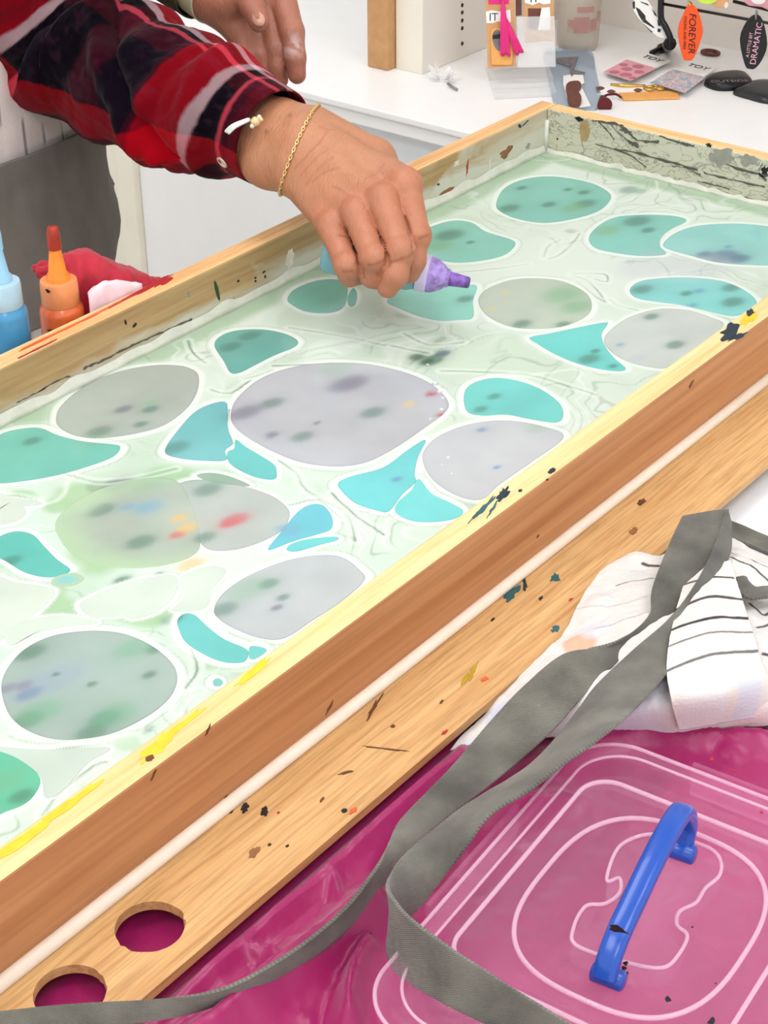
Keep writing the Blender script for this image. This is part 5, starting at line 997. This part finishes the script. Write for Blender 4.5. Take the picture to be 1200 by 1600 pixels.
allp = np.array([wA, wB] + mcp + metb + [p for q in fing for p in q] + thumb)
fe = wA + (EL - wA) * .38
allp = np.vstack([allp, fe[None]]); rlo, rhi = allp.min(0) - .026, allp.max(0) + .026
cutn = (EL - (wA + wB) / 2); cutl = np.linalg.norm(cutn); cutn = cutn / cutl
def rh_cut(P): return np.maximum(right_hand(P), ((P - np.asarray((wA + wB) / 2, np.float32)) @ np.asarray(cutn, np.float32)) - .075)
Vr, Fr = surface(rh_cut, rlo, rhi, .0013)
# left hand, hanging loosely
lw = [J((352, -30, 1.700)), J((322, -8, 1.700))]; LE = np.array([-.215, .43, 1.06])
lf = [[J((438, -12, 1.712)), J((456, 50, 1.700)), J((461, 90, 1.700)), J((464, 117, 1.704))], [J((415, 14, 1.716)), J((428, 74, 1.708)), J((433, 104, 1.712)), J((437, 124, 1.718))], [J((393, 34, 1.714)), J((405, 84, 1.710)), J((413, 108, 1.716)), J((418, 124, 1.722))], [J((370, 46, 1.708)), J((386, 82, 1.708)), J((396, 102, 1.716)), J((402, 114, 1.724))]]
lfr = [[.0145, .0122, .0105, .0090], [.0140, .0118, .0102, .0088], [.0135, .0112, .0098, .0086], [.0130, .0102, .009, .008]]
lt = [J((356, 4, 1.690)), J((384, -8, 1.678)), J((394, 10, 1.671)), J((405, 34, 1.668))]
def left_hand(P):
    fore = smin(cap(P, lw[0], LE, .021, .038), cap(P, lw[1], LE, .021, .038), .03)
    palm = smin_all([cap(P, lw[0] * (1 - f) + lw[1] * f, lf[i][0], .019, .0145) for i, f in enumerate((0, .33, .66, 1))], .013)
    d = smin(fore, palm, .015)
    d = smin(d, smin_all([cap(P, lt[0], lt[1], .0165, .0145), cap(P, lt[1], lt[2], .0135, .0122), cap(P, lt[2], lt[3], .0120, .0102)], .004), .006)
    fs = None
    for i in range(4):
        e = smin_all([cap(P, lf[i][k], lf[i][k + 1], lfr[i][k], lfr[i][k + 1]) for k in range(3)], .004); fs = e if fs is None else smin(fs, e, .001)
    return smin(d, fs, .004)
allp = np.array(lw + [p for q in lf for p in q] + lt + [lw[0] + (LE - lw[0]) * .3]); llo, lhi = allp.min(0) - .026, allp.max(0) + .026
lcn = LE - lw[0]; lcn = lcn / np.linalg.norm(lcn)
Vl, Fl = surface(lambda P: np.maximum(left_hand(P), ((P - np.asarray(lw[0], np.float32)) @ np.asarray(lcn, np.float32)) - .07), llo, lhi, .0018)
# rest of the body
BX, BY = -.47, .42; SHR = np.array([-.615, .415, 1.30]); SHL = np.array([-.315, .42, 1.30])
def body(P):
    tor = smin_all([cap(P, (BX - .07, BY, .92), (BX + .07, BY, .92), .098), cap(P, (BX - .05, BY - .01, 1.06), (BX + .05, BY - .01, 1.06), .10), cap(P, (BX - .07, BY - .01, 1.21), (BX + .07, BY - .01, 1.21), .098), cap(P, SHR + [.02, 0, 0], SHL - [.02, 0, 0], .052)], .06)
    nk = cap(P, (BX, BY, 1.32), (BX, BY - .03, 1.44), .052, .048)
    hd = smin_all([cap(P, (BX, BY - .035, 1.53), (BX, BY - .055, 1.55), .080), cap(P, (BX, BY - .085, 1.47), (BX, BY - .07, 1.50), .048, .06)], .04)
    hd = smin(hd, cap(P, (BX, BY - .13, 1.535), (BX, BY - .145, 1.505), .008, .012), .012)                      # nose
    for s in (-1, 1):
        hd = smin(hd, cap(P, (BX + .078 * s, BY - .035, 1.535), (BX + .080 * s, BY - .035, 1.505), .012, .009), .006)  # ears
        hd = np.maximum(hd, -(np.linalg.norm(P - np.array([BX + .03 * s, BY - .142, 1.535], np.float32), axis=-1) - .014))
    hd = smin(hd, cap(P, (BX - .016, BY - .132, 1.478), (BX + .016, BY - .132, 1.478), .007), .006)               # lips
    d = smin(smin(tor, nk, .04), hd, .02)
    arms = smin(cap(P, SHR, EL, .05, .04), cap(P, SHL, LE, .05, .04), .01)
    arms = smin(arms, smin(cap(P, EL, (wA + wB) / 2 + cutn * .05, .038, .032), cap(P, LE, (lw[0] + lw[1]) / 2 + lcn * .045, .038, .030), .01), .02)
    d = smin(d, arms, .035)
    for s in (-1, 1):
        hx = BX + .085 * s
        leg = smin_all([cap(P, (hx, BY, .88), (hx + .01 * s, BY - .01, .49), .088, .058), cap(P, (hx + .01 * s, BY - .01, .49), (hx + .01 * s, BY + .02, .10), .056, .040), cap(P, (hx + .01 * s, BY + .03, .055), (hx + .02 * s, BY - .13, .038), .042, .032)], .03)
        d = smin(d, leg, .03)
    return d
HB_ = .009
Vb, Fb = surface(body, (-.80, .16, .0), (-.12, .60, 1.66), HB_)
M['skin'] = vcol('skin', .42, .5, bump=.45, bscale=300, sss=.03, aniso_scale=(1, 1.6, .6))
def skin_col(V, pink, base=(216, 156, 120), rosy=(208, 118, 98), seed=0):
    c = np.tile(lin(base), (len(V), 1)); w = np.zeros(len(V))
    for (p, r, a) in pink: w = np.maximum(w, a * np.exp(-((np.linalg.norm(V - p, axis=1) / r) ** 2)))
    w = w[:, None]; c = c * (1 - w) + lin(rosy) * w
    return c * (.90 + .2 * fbm(V[:, 0] * 110 + V[:, 2] * 60, V[:, 1] * 110 - V[:, 2] * 40, seed))[:, None]
pk = [(p, .020, .55) for p in mcp] + [(q[1], .016, .6) for q in fing] + [((q[0] + q[1]) / 2, .022, .45) for q in fing] + [(q[2], .014, .6) for q in fing] + [(q[3], .014, .5) for q in fing] + [(thumb[1], .02, .2)]
cr_ = skin_col(Vr, pk, (180, 122, 88), (176, 98, 80)); cl_ = skin_col(Vl, [(q[3], .02, .5) for q in lf] + [(lt[3], .02, .3)], (168, 108, 86), (154, 84, 70)); cb_ = skin_col(Vb, [], (188, 122, 84))
wp = np.exp(-((np.linalg.norm((Vl - J((457, 72, 1.690))), axis=1) / .011) ** 2)) * sstep(.35, .6, fbm(Vl[:, 0] * 260, Vl[:, 2] * 200, 77)); cl_ = cl_ * (1 - .6 * wp[:, None]) + lin((206, 190, 190)) * .6 * wp[:, None]   # dried paint on the finger
def darken_lines(V, c, lines, w_, dark, a):
    for L in lines:
        Q = np.array([on_skin(*p) for p in L]); d = np.full(len(V), 1.0)
        for k in range(len(Q) - 1): d = np.minimum(d, cap(V, Q[k], Q[k + 1], 0.0))
        w = (np.exp(-(d / w_) ** 2) * a)[:, None]; c = c * (1 - w) + lin(dark) * w
    return c
cr_ = darken_lines(Vr, cr_, [[(612, 409), (628, 404), (645, 396)], [(576, 414), (590, 411), (602, 405)], [(656, 372), (668, 367)], [(537, 424), (550, 423)], [(632, 338), (640, 366), (645, 388)], [(590, 360), (600, 384), (605, 402)], [(547, 372), (558, 400), (564, 418)], [(528, 368), (540, 370), (547, 374)]], .0013, (120, 58, 44), .65)  # shade of finger gaps and knuckle folds painted into the skin colour
cr_ = darken_lines(Vr, cr_, [[(462, 262), (480, 244), (500, 222)], [(470, 274), (490, 252), (512, 234)], [(478, 290), (500, 262), (520, 246)], [(486, 236), (500, 222), (512, 205)], [(498, 198), (510, 202), (522, 203)], [(520, 292), (532, 296), (545, 306)], [(488, 284), (510, 268), (530, 262)], [(596, 268), (602, 276), (600, 283)], [(600, 255), (590, 270), (570, 280)]], .0011, (150, 84, 60), .5)  # wrist and hand wrinkles: their shade is painted in too
cr_ = darken_lines(Vr, cr_, [[(416, 205), (416.5, 206)], [(543, 358), (543.5, 358)], [(452, 180), (453, 181)]], .0022, (120, 70, 48), .6)
lip = np.exp(-((np.linalg.norm((Vb - [BX, BY - .137, 1.478]) * [.6, 1, 2], axis=1) / .016) ** 2))[:, None]; cb_ = cb_ * (1 - lip * .6) + lin((170, 80, 80)) * lip * .6
V = np.concatenate([Vb, Vr, Vl]); F = np.concatenate([Fb, Fr + len(Vb), Fl + len(Vb) + len(Vr)])
ps = thing('person', (BX, BY, 0), 'person in red plaid shirt and striped apron squeezing paint from a bottle over the tray', 'person')
mesh('body', V, F, M['skin'], ps, True, col=np.concatenate([cr_ if 0 else cb_, cr_, cl_]))
M['eye'] = plain('eye_white', (235, 232, 228), .2); M['iris'] = plain('brown_iris', (70, 46, 30), .2); M['hair'] = plain('grey_brown_hair', (128, 110, 94), .6, noise=.3, nscale=90, bump=.5, bscale=200); M['nail'] = plain('nail', (204, 154, 132), .25)
for s in (-1, 1):
    e = np.array([BX + .03 * s, BY - .118, 1.535]); sph = [(.012 * math.sin(a), -.012 * math.cos(a)) for a in np.linspace(.05, 3.09, 10)]
    eo = lathe('eye', sph, e, (0, -1, 0), M['eye'], ps, 16); lathe('iris', [(.0055, .0105), (.005, .0118), (.001, .0123)], e, (0, -1, 0), M['iris'], eo, 14)
def hair(P):
    h_ = smin_all([cap(P, (BX, BY - .025, 1.55), (BX, BY - .035, 1.575), .090), cap(P, (BX, BY + .0, 1.52), (BX, BY + .01, 1.46), .082, .07)], .03)
    return np.maximum(h_, np.minimum(1.0, -(cap(P, (BX, BY - .16, 1.40), (BX, BY - .125, 1.545), .075, .066))))
Vh, Fh = surface(hair, (-.60, .28, 1.36), (-.34, .55, 1.69), .007); mesh('hair', Vh, Fh, M['hair'], ps, True)
# thumbnail of the hanging hand
tn = (lt[3] - lt[2]) / np.linalg.norm(lt[3] - lt[2]); nrm_ = -WX - tn * (-WX @ tn); nrm_ /= np.linalg.norm(nrm_); sd = np.cross(tn, nrm_)
c0 = lt[3] + nrm_ * .0102 + tn * .002; B2 = blob2d(.0078, .0058, 0, 18, 0, 1); slab('thumbnail', [c0 + tn * b[0] + sd * b[1] - nrm_ * (b[1] ** 2) * 40 for b in B2], nrm_, .0005, M['nail'], ps, smooth=True)

# plaid sleeve
M['plaid'] = vcol('red_plaid_flannel', .9, .04, bump=.18, bscale=420, sheen=.05)
redc, dred, navy_, blk, whi, pnk, wine = (148, 3, 18), (88, 2, 16), (10, 3, 13), (3, 1, 3), (186, 152, 156), (196, 66, 80), (58, 3, 18)
def pat(t, segs, sf):
    out = np.empty(np.shape(t) + (3,)); out[:] = lin(segs[-1][1]); 
    for lim, c in segs[::-1]: w_ = sstep(lim + sf, lim - sf, t)[..., None]; out = out * (1 - w_) + lin(c) * w_
    return out
USEG = [(.012, dred), (.020, wine), (.024, pnk), (.040, blk), (.050, whi), (.098, redc), (.104, wine), (.150, navy_), (.186, wine), (.226, blk), (.262, navy_), (.275, pnk), (.282, blk), (.304, blk), (.316, whi), (.36, redc), (.42, navy_), (.48, redc), (.49, whi), (.51, blk), (.52, whi), (9, redc)]
VSEG = [(-150, redc), (-110, navy_), (-84, wine), (-46, redc), (22, navy_), (46, wine), (52, pnk), (64, blk), (73, whi), (110, redc), (9999, navy_)]
def plaid(u, deg):
    a = pat(u, USEG, .0014); b = pat(deg, VSEG, .8); return np.clip(a * .5 + b * .5, 0, 1)
def sleeve(name, path, rad, parent, nu, nv, seed, colf, foldf=None, thick=.0015, mat=None):
    path = resample(catmull(path, 14), nu); d = np.r_[0, np.cumsum(np.linalg.norm(np.diff(path, axis=0), axis=1))]
    T = np.gradient(path, axis=0); T /= np.linalg.norm(T, axis=1)[:, None]
    A = -WX[None] - T * (T @ -WX)[:, None]; A /= np.linalg.norm(A, axis=1)[:, None]; B = np.cross(T, A); sgn = np.sign((B @ UX).mean()); B = B * sgn
    ph = np.linspace(-math.pi, math.pi, nv); deg = np.degrees(ph)
    r = np.interp(d, rad[0], rad[1])[:, None] * np.ones((1, nv))
    if foldf is not None: r = r + foldf(d[:, None] + 0 * ph[None], deg[None] + 0 * d[:, None])
    G = path[:, None] + r[..., None] * (A[:, None] * np.cos(ph)[None, :, None] + B[:, None] * np.sin(ph)[None, :, None])
    col = colf(d[:, None] + 0 * ph[None], deg[None] + 0 * d[:, None])
    o = mesh(name, G.reshape(-1, 3), grid_faces(nu, nv), mat or M['plaid'], parent, True, col=col.reshape(-1, 3))
    m = o.modifiers.new('thick', 'SOLIDIFY'); m.thickness = thick; m.offset = -1
    return o, path, A, B, d
wc = (wA + wB) / 2
def folds(d, deg):
    g = .007 * (fbm(d * 22 + deg * .012, deg * .022 - d * 9, 13) - .5) * 2 * sstep(.03, .08, d)
    g += .006 * np.exp(-((d - .060 - deg * .00012) / .010) ** 2)                        # gather above the cuff
    g -= .005 * np.exp(-((d - .085 + deg * .0002) / .008) ** 2)
    q = d - .165 - (deg - 10) * .0010; g += .010 * np.exp(-((q - .012) / .014) ** 2) * (deg > -75) - .007 * np.exp(-((q + .008) / .008) ** 2) * (deg > -75)
    q = d - .235 + deg * .0006; g += .008 * np.exp(-(q / .018) ** 2)
    g += .0025 * np.sin(d * 95 + deg * .05) * sstep(.06, .1, d)
    g += .012 * np.exp(-((d - .105) / .035) ** 2) * np.exp(-((deg + 75) / 45) ** 2)     # cloth hanging below the forearm
    return g
def pcol(d, deg):
    sh = .008 * (fbm(d * 30, deg * .03, 19) - .5) + .00018 * (deg - 0) * sstep(.02, .05, d) * (deg < 90)
    c = plaid(d + sh, deg + 14 * (fbm(d * 18, deg * .01, 23) - .5) * 2 - 30 * sstep(.150, .160, d - (deg - 10) * .0010) * 0)
    w = (sstep(.52, .72, fbm(d * 90, deg * .11, 29)) * .03)[..., None]
    return c * (1 - w) + lin((150, 90, 120)) * w
cuffp = [wc + cutn * .006 + UX * .004, wc + cutn * .05 + UX * .007, wc + cutn * .11 + UX * .006, wc + cutn * .17, EL - cutn * .03 + UX * .0, EL + np.array([-.012, .012, .02]), EL * .7 + SHR * .3 + [0, .02, 0], EL * .4 + SHR * .6, SHR + [.01, 0, .0]]
slv, spath, sA, sB, sd_ = sleeve('plaid_sleeve', cuffp, ([0, .03, .06, .12, .18, .24, .30, .40, .6], [.0425, .0445, .053, .060, .061, .063, .066, .068, .072]), ps, 460, 360, 3, pcol, folds)
M['button'] = plain('pale_button', (206, 196, 178), .3); M['lining'] = plain('green_strap', (150, 158, 140), .6)
i = int(np.argmin(abs(sd_ - .020))); a_ = math.radians(-72); nb_ = sA[i] * math.cos(a_) + sB[i] * math.sin(a_)
bu = lathe('button', [(.0058, 0), (.0060, .0008), (.0056, .002), (.0042, .0022), (.0038, .0016), (.001, .0016)], spath[i] + nb_ * .0438, nb_, M['button'], slv, 20)
# plain shirt and the far sleeve
def shirt(P): return np.maximum(np.maximum(smin(body(P) - .010, cap(P, SHR, SHR + (EL - SHR) * .3, .066), .02), .96 - P[..., 2]), np.maximum(P[..., 2] - 1.375, np.maximum(np.where(P[..., 0] < -.545, (P - np.asarray(SHR + (EL - SHR) * .25, np.float32)) @ np.asarray((EL - SHR) / np.linalg.norm(EL - SHR), np.float32), -1.0), np.where(P[..., 0] > -.355, (P - np.asarray(SHL + (LE - SHL) * .35, np.float32)) @ np.asarray((LE - SHL) / np.linalg.norm(LE - SHL), np.float32), -1.0))))
Vs, Fs = surface(shirt, (-.78, .22, .94), (-.14, .60, 1.40), .009)
mesh('shirt', Vs, Fs, M['plaid'], ps, True, col=plaid((Vs[:, 2] * .9) % .5, ((Vs[:, 0] + Vs[:, 1]) * 900) % 260 - 150))
M['olive'] = vcol('olive_sleeve', .85, .2, bump=.2, bscale=300)
lwc = (lw[0] + lw[1]) / 2
sleeve('olive_sleeve', [lwc + lcn * .012, lwc + lcn * .07, LE * .6 + lwc * .4, LE, LE * .5 + SHL * .5, SHL], ([0, .05, .2, .6], [.040, .045, .052, .066]), ps, 90, 60, 5, lambda d, g: lin((74, 66, 44)) * (.8 + .5 * fbm(d * 40, g * .03, 3))[..., None] + 0 * d[..., None], lambda d, g: .004 * (fbm(d * 30, g * .02, 5) - .5) * 2, mat=M['olive'])
sleeve('cuff_lining', [lwc - lcn * .006, lwc + lcn * .02], ([0, .03], [.0345, .036]), ps, 12, 40, 5, lambda d, g: lin((206, 196, 160)) + 0 * d[..., None], None, mat=M['olive'])
# garments around the hips: striped apron and grey wrap, trousers below
def shell(name, th0, th1, zf0, zf1, af, colf, nu, nv, mat, parent, rf=None, thick=.002):
    u, v = np.meshgrid(np.linspace(th0, th1, nu), np.linspace(0, 1, nv), indexing='ij')
    z = zf0(u) * (1 - v) + zf1(u) * v; a, b = af(z); r = rf(u, v, z) if rf else 0
    x = BX + (a + r) * np.cos(u); y = BY + (b + r) * np.sin(u)
    o = mesh(name, np.stack([x, y, z], -1).reshape(-1, 3), grid_faces(nu, nv), mat, parent, True, col=colf(u, v, z).reshape(-1, 3))
    m = o.modifiers.new('thick', 'SOLIDIFY'); m.thickness = thick; m.offset = -1; return o
M['hipcloth'] = vcol('apron_cotton', .85, .2, bump=.2, bscale=400)
def af1(z): k = .012 * sstep(.9, .6, z) - .008 * sstep(.95, 1.1, z); return .176 + k, .130 + k
def stripe_col(u, v, z):
    c = np.empty(u.shape + (3,)); c[:] = lin((222, 210, 204)); c *= (.92 + .16 * fbm(u * 14, z * 40, 3))[..., None]
    s = (u * .15 + .006 * (fbm(z * 12, u * 3, 5) - .5)) % .0235 / .0235; w = (sstep(.035, .018, abs(s - .5)) * .85)[..., None]; c = c * (1 - w) + lin((84, 76, 80)) * w
    p = ony(53, 185, BY - .115); th = math.atan2((p[1] - BY) / .13, (p[0] - BX) / .176); e = ((u - th) * .15 / .007) ** 2 + ((z - p[2]) / .016) ** 2; w = (np.exp(-e) * .7)[..., None]; c = c * (1 - w) + lin((198, 150, 60)) * w
    p = ony(25, 125, BY - .115); e = ((u - math.atan2((p[1] - BY) / .13, (p[0] - BX) / .176)) * .15 / .026) ** 2 + ((z - p[2]) / .012) ** 2 + .8 * (fbm(u * 20, z * 90, 9) - .5); w = (sstep(1.2, .9, e) * .8)[..., None]; c = c * (1 - w) + lin((122, 116, 112)) * w
    return c
shell('striped_apron', math.pi * .80, math.pi * 2.18, lambda u: .45 + 0 * u, lambda u: 1.16 + 0 * u, af1, stripe_col, 260, 200, M['hipcloth'], ps, lambda u, v, z: .006 * np.sin(u * 9 + 4 * fbm(u * 2, z * 3, 3)) * sstep(.85, .6, z) + .003 * (fbm(u * 6, z * 12, 8) - .5))
def hem(u): return .700 + .06 * sstep(math.pi * 1.55, math.pi * 1.88, u)
def wrap_r(u, v, z):
    r = .007 + .006 * (fbm(u * 5 + z * 14, z * 10 - u * 3, 12) - .4)
    t = (u - math.pi * 1.80) * .15 + (z - .84) * -.75; r = r + .006 * sstep(-.004, .004, -t)            # overlapping flap
    t2 = (u - math.pi * 1.86) * .15 + (z - .74) * -.55; r = r + .004 * np.exp(-(t2 / .006) ** 2)
    r = r + .008 * sstep(.80, .72, z)
    return r
def af2(z): k = .010 * sstep(.87, .70, z); return .178 + k, .132 + k
shell('grey_wrap', math.pi * .80, math.pi * 2.18, hem, lambda u: .862 + .004 * np.sin(u * 3), af2, lambda u, v, z: lin((112, 106, 99)) * (.84 + .32 * fbm(u * 8, z * 30, 4))[..., None] * (1 - .25 * np.exp(-(((z - .845) / .012) ** 2)) * fbm(u * 12, z * 60, 6))[..., None], 240, 70, M['hipcloth'], ps, wrap_r)
def pants(P): return np.maximum(np.maximum(body(P) - .012, P[..., 2] - .98), .10 - P[..., 2])
Vp, Fp = surface(pants, (-.72, .22, .09), (-.24, .62, 1.0), .010); M['pants'] = plain('dark_trousers', (70, 72, 82), .8, noise=.1); mesh('trousers', Vp, Fp, M['pants'], ps, True)
def shoes(P): return np.maximum(body(P) - .010, P[..., 2] - .085)
Vq, Fq = surface(shoes, (-.72, .18, -.002), (-.24, .56, .10), .010); M['shoe'] = plain('black_shoe', (40, 38, 38), .5); Vq[:, 2] = np.clip(Vq[:, 2], 0, None); mesh('shoes', Vq, Fq, M['shoe'], ps, True)

# ------------------------------------------------------------------ bottle in the hand, bracelets
bd = BOT1 - BOT0; bl_ = np.linalg.norm(bd); pt = thing('paint_bottle', BOT0, 'small paint bottle with purple-smeared cap and nozzle held in the hand', 'bottle')
M['pbody'] = plain('teal_grey_bottle', (112, 160, 170), .3, noise=.15, nscale=40); M['pcap'] = plain('purple_smeared_cap', (160, 132, 200), .35, noise=.5, nscale=160); M['pnoz'] = plain('purple_nozzle', (126, 86, 172), .35, noise=.45, nscale=180); M['ptip'] = plain('dark_purple_tip', (92, 70, 130), .4, noise=.2, nscale=80); M['pale'] = plain('pale_lilac_plastic', (206, 196, 226), .3, noise=.1, nscale=60)
xs = lambda px: (px - 506) / (733 - 506) * bl_
lathe('body', [(.0145, 0), (.0165, .002), (.017, .006), (.017, xs(640)), (.0145, xs(652)), (.0135, xs(654))], BOT0, bd, M['pbody'], pt, 32)
cp_ = lathe('cap', [(.0140, xs(652)), (.0158, xs(653)), (.0160, xs(668)), (.0158, xs(669)), (.0150, xs(670))], BOT0, bd, M['pale'], pt, 36)
lathe('shoulder', [(.0152, xs(670)), (.0150, xs(676)), (.0130, xs(685)), (.0098, xs(694)), (.0082, xs(697)), (.0076, xs(702))], BOT0, bd, M['pcap'], pt, 36)
lathe('nozzle', [(.0066, xs(700)), (.0060, xs(708)), (.0052, xs(722)), (.0050, xs(727))], BOT0, bd, M['pnoz'], pt, 24)
lathe('tip', [(.0050, xs(727)), (.0048, xs(732)), (.0036, xs(734)), (.001, xs(734.5))], BOT0, bd, M['ptip'], pt, 24)
# bracelets: thin gold chain around the wrist and a beaded one at the cuff
def wrist_loop(cpx, n, off, hw=.036, ht=.024, tilt=0):
    c = J(cpx); ax = (wA - wB) / np.linalg.norm(wA - wB); fw = np.cross(cutn, ax); fw /= np.linalg.norm(fw); a = np.linspace(0, 2 * math.pi, n, endpoint=False)
    return c, ax, fw, a
gb = thing('bracelet', J((470, 226, 1.47)), 'thin gold chain bracelet around the wrist', 'bracelet')
# loop points found on the skin surface, marching out from the wrist axis
ctr = J((471, 226, 1.486)); e1_ = J((495, 166, 1.486)) - J((445, 286, 1.486)); e1_ /= np.linalg.norm(e1_); e2_ = -WX - e1_ * (-WX @ e1_); e2_ /= np.linalg.norm(e2_)
LP = []
for a in np.linspace(0, 2 * math.pi, 73)[:-1]:
    dvec = e1_ * math.cos(a) + e2_ * math.sin(a); rr_ = np.linspace(.005, .07, 260); pts = (ctr + rr_[:, None] * dvec).astype(np.float32); f_ = right_hand(pts); k = np.argmax(f_ > .0012); LP.append(ctr + rr_[k] * dvec)
LP = np.array(LP); LPs = resample(np.r_[LP, LP[:1]], 73)[:-1]
M['chain'] = plain('bright_gold', (236, 206, 140), .25, metal=.75)
for k in range(72):
    p = LPs[k]; q = LPs[(k + 1) % 72]; t_ = q - p; l_ = np.linalg.norm(t_); t_ /= l_; nn_ = (p + q) / 2 - ctr; nn_ -= t_ * (nn_ @ t_); nn_ /= np.linalg.norm(nn_); bb = np.cross(t_, nn_)
    s1 = nn_ if k % 2 else bb; a = np.linspace(0, 2 * math.pi, 11)
    P_ = (p + q) / 2 + np.outer(np.cos(a), t_) * l_ * .72 + np.outer(np.sin(a), s1) * .0011
    V_, F_ = tube_vf(P_, .00055, 5, False); mesh('chain_link', V_, F_, M['chain'], gb, True)
bb_ = thing('bracelet', J((400, 190, 1.46)), 'bead and silver leaf bracelet at the shirt cuff', 'bracelet')
M['silver'] = plain('silver', (214, 218, 206), .25, metal=.6); M['bead_'] = plain('golden_bead', (222, 190, 140), .3, metal=.3)
dd = 1.452
def bead(px, py, r, m, d=dd): c = J((px, py, d)); lathe('bead', [(r * math.sin(a), -r * math.cos(a)) for a in np.linspace(.08, 3.06, 9)], c, (0, 0, 1), m, bb_, 14)
bead(399, 190, .0042, M['bead_']); bead(405, 183, .0022, M['silver']); bead(394, 197, .0022, M['silver']); bead(408, 187, .0020, M['bead_'])
for k, off in enumerate((-2.5, 0, 2.5)):
    pts = [J((354 + off, 208 + off * .6, dd)), J((366 + off, 197 + off * .6, dd - .002)), J((391 + off * .2, 186 + off * .4, dd))]; tube('leaf_strand', catmull(pts, 6), [.0006] + [.0013] * 11 + [.0006], M['silver'], bb_, 8)
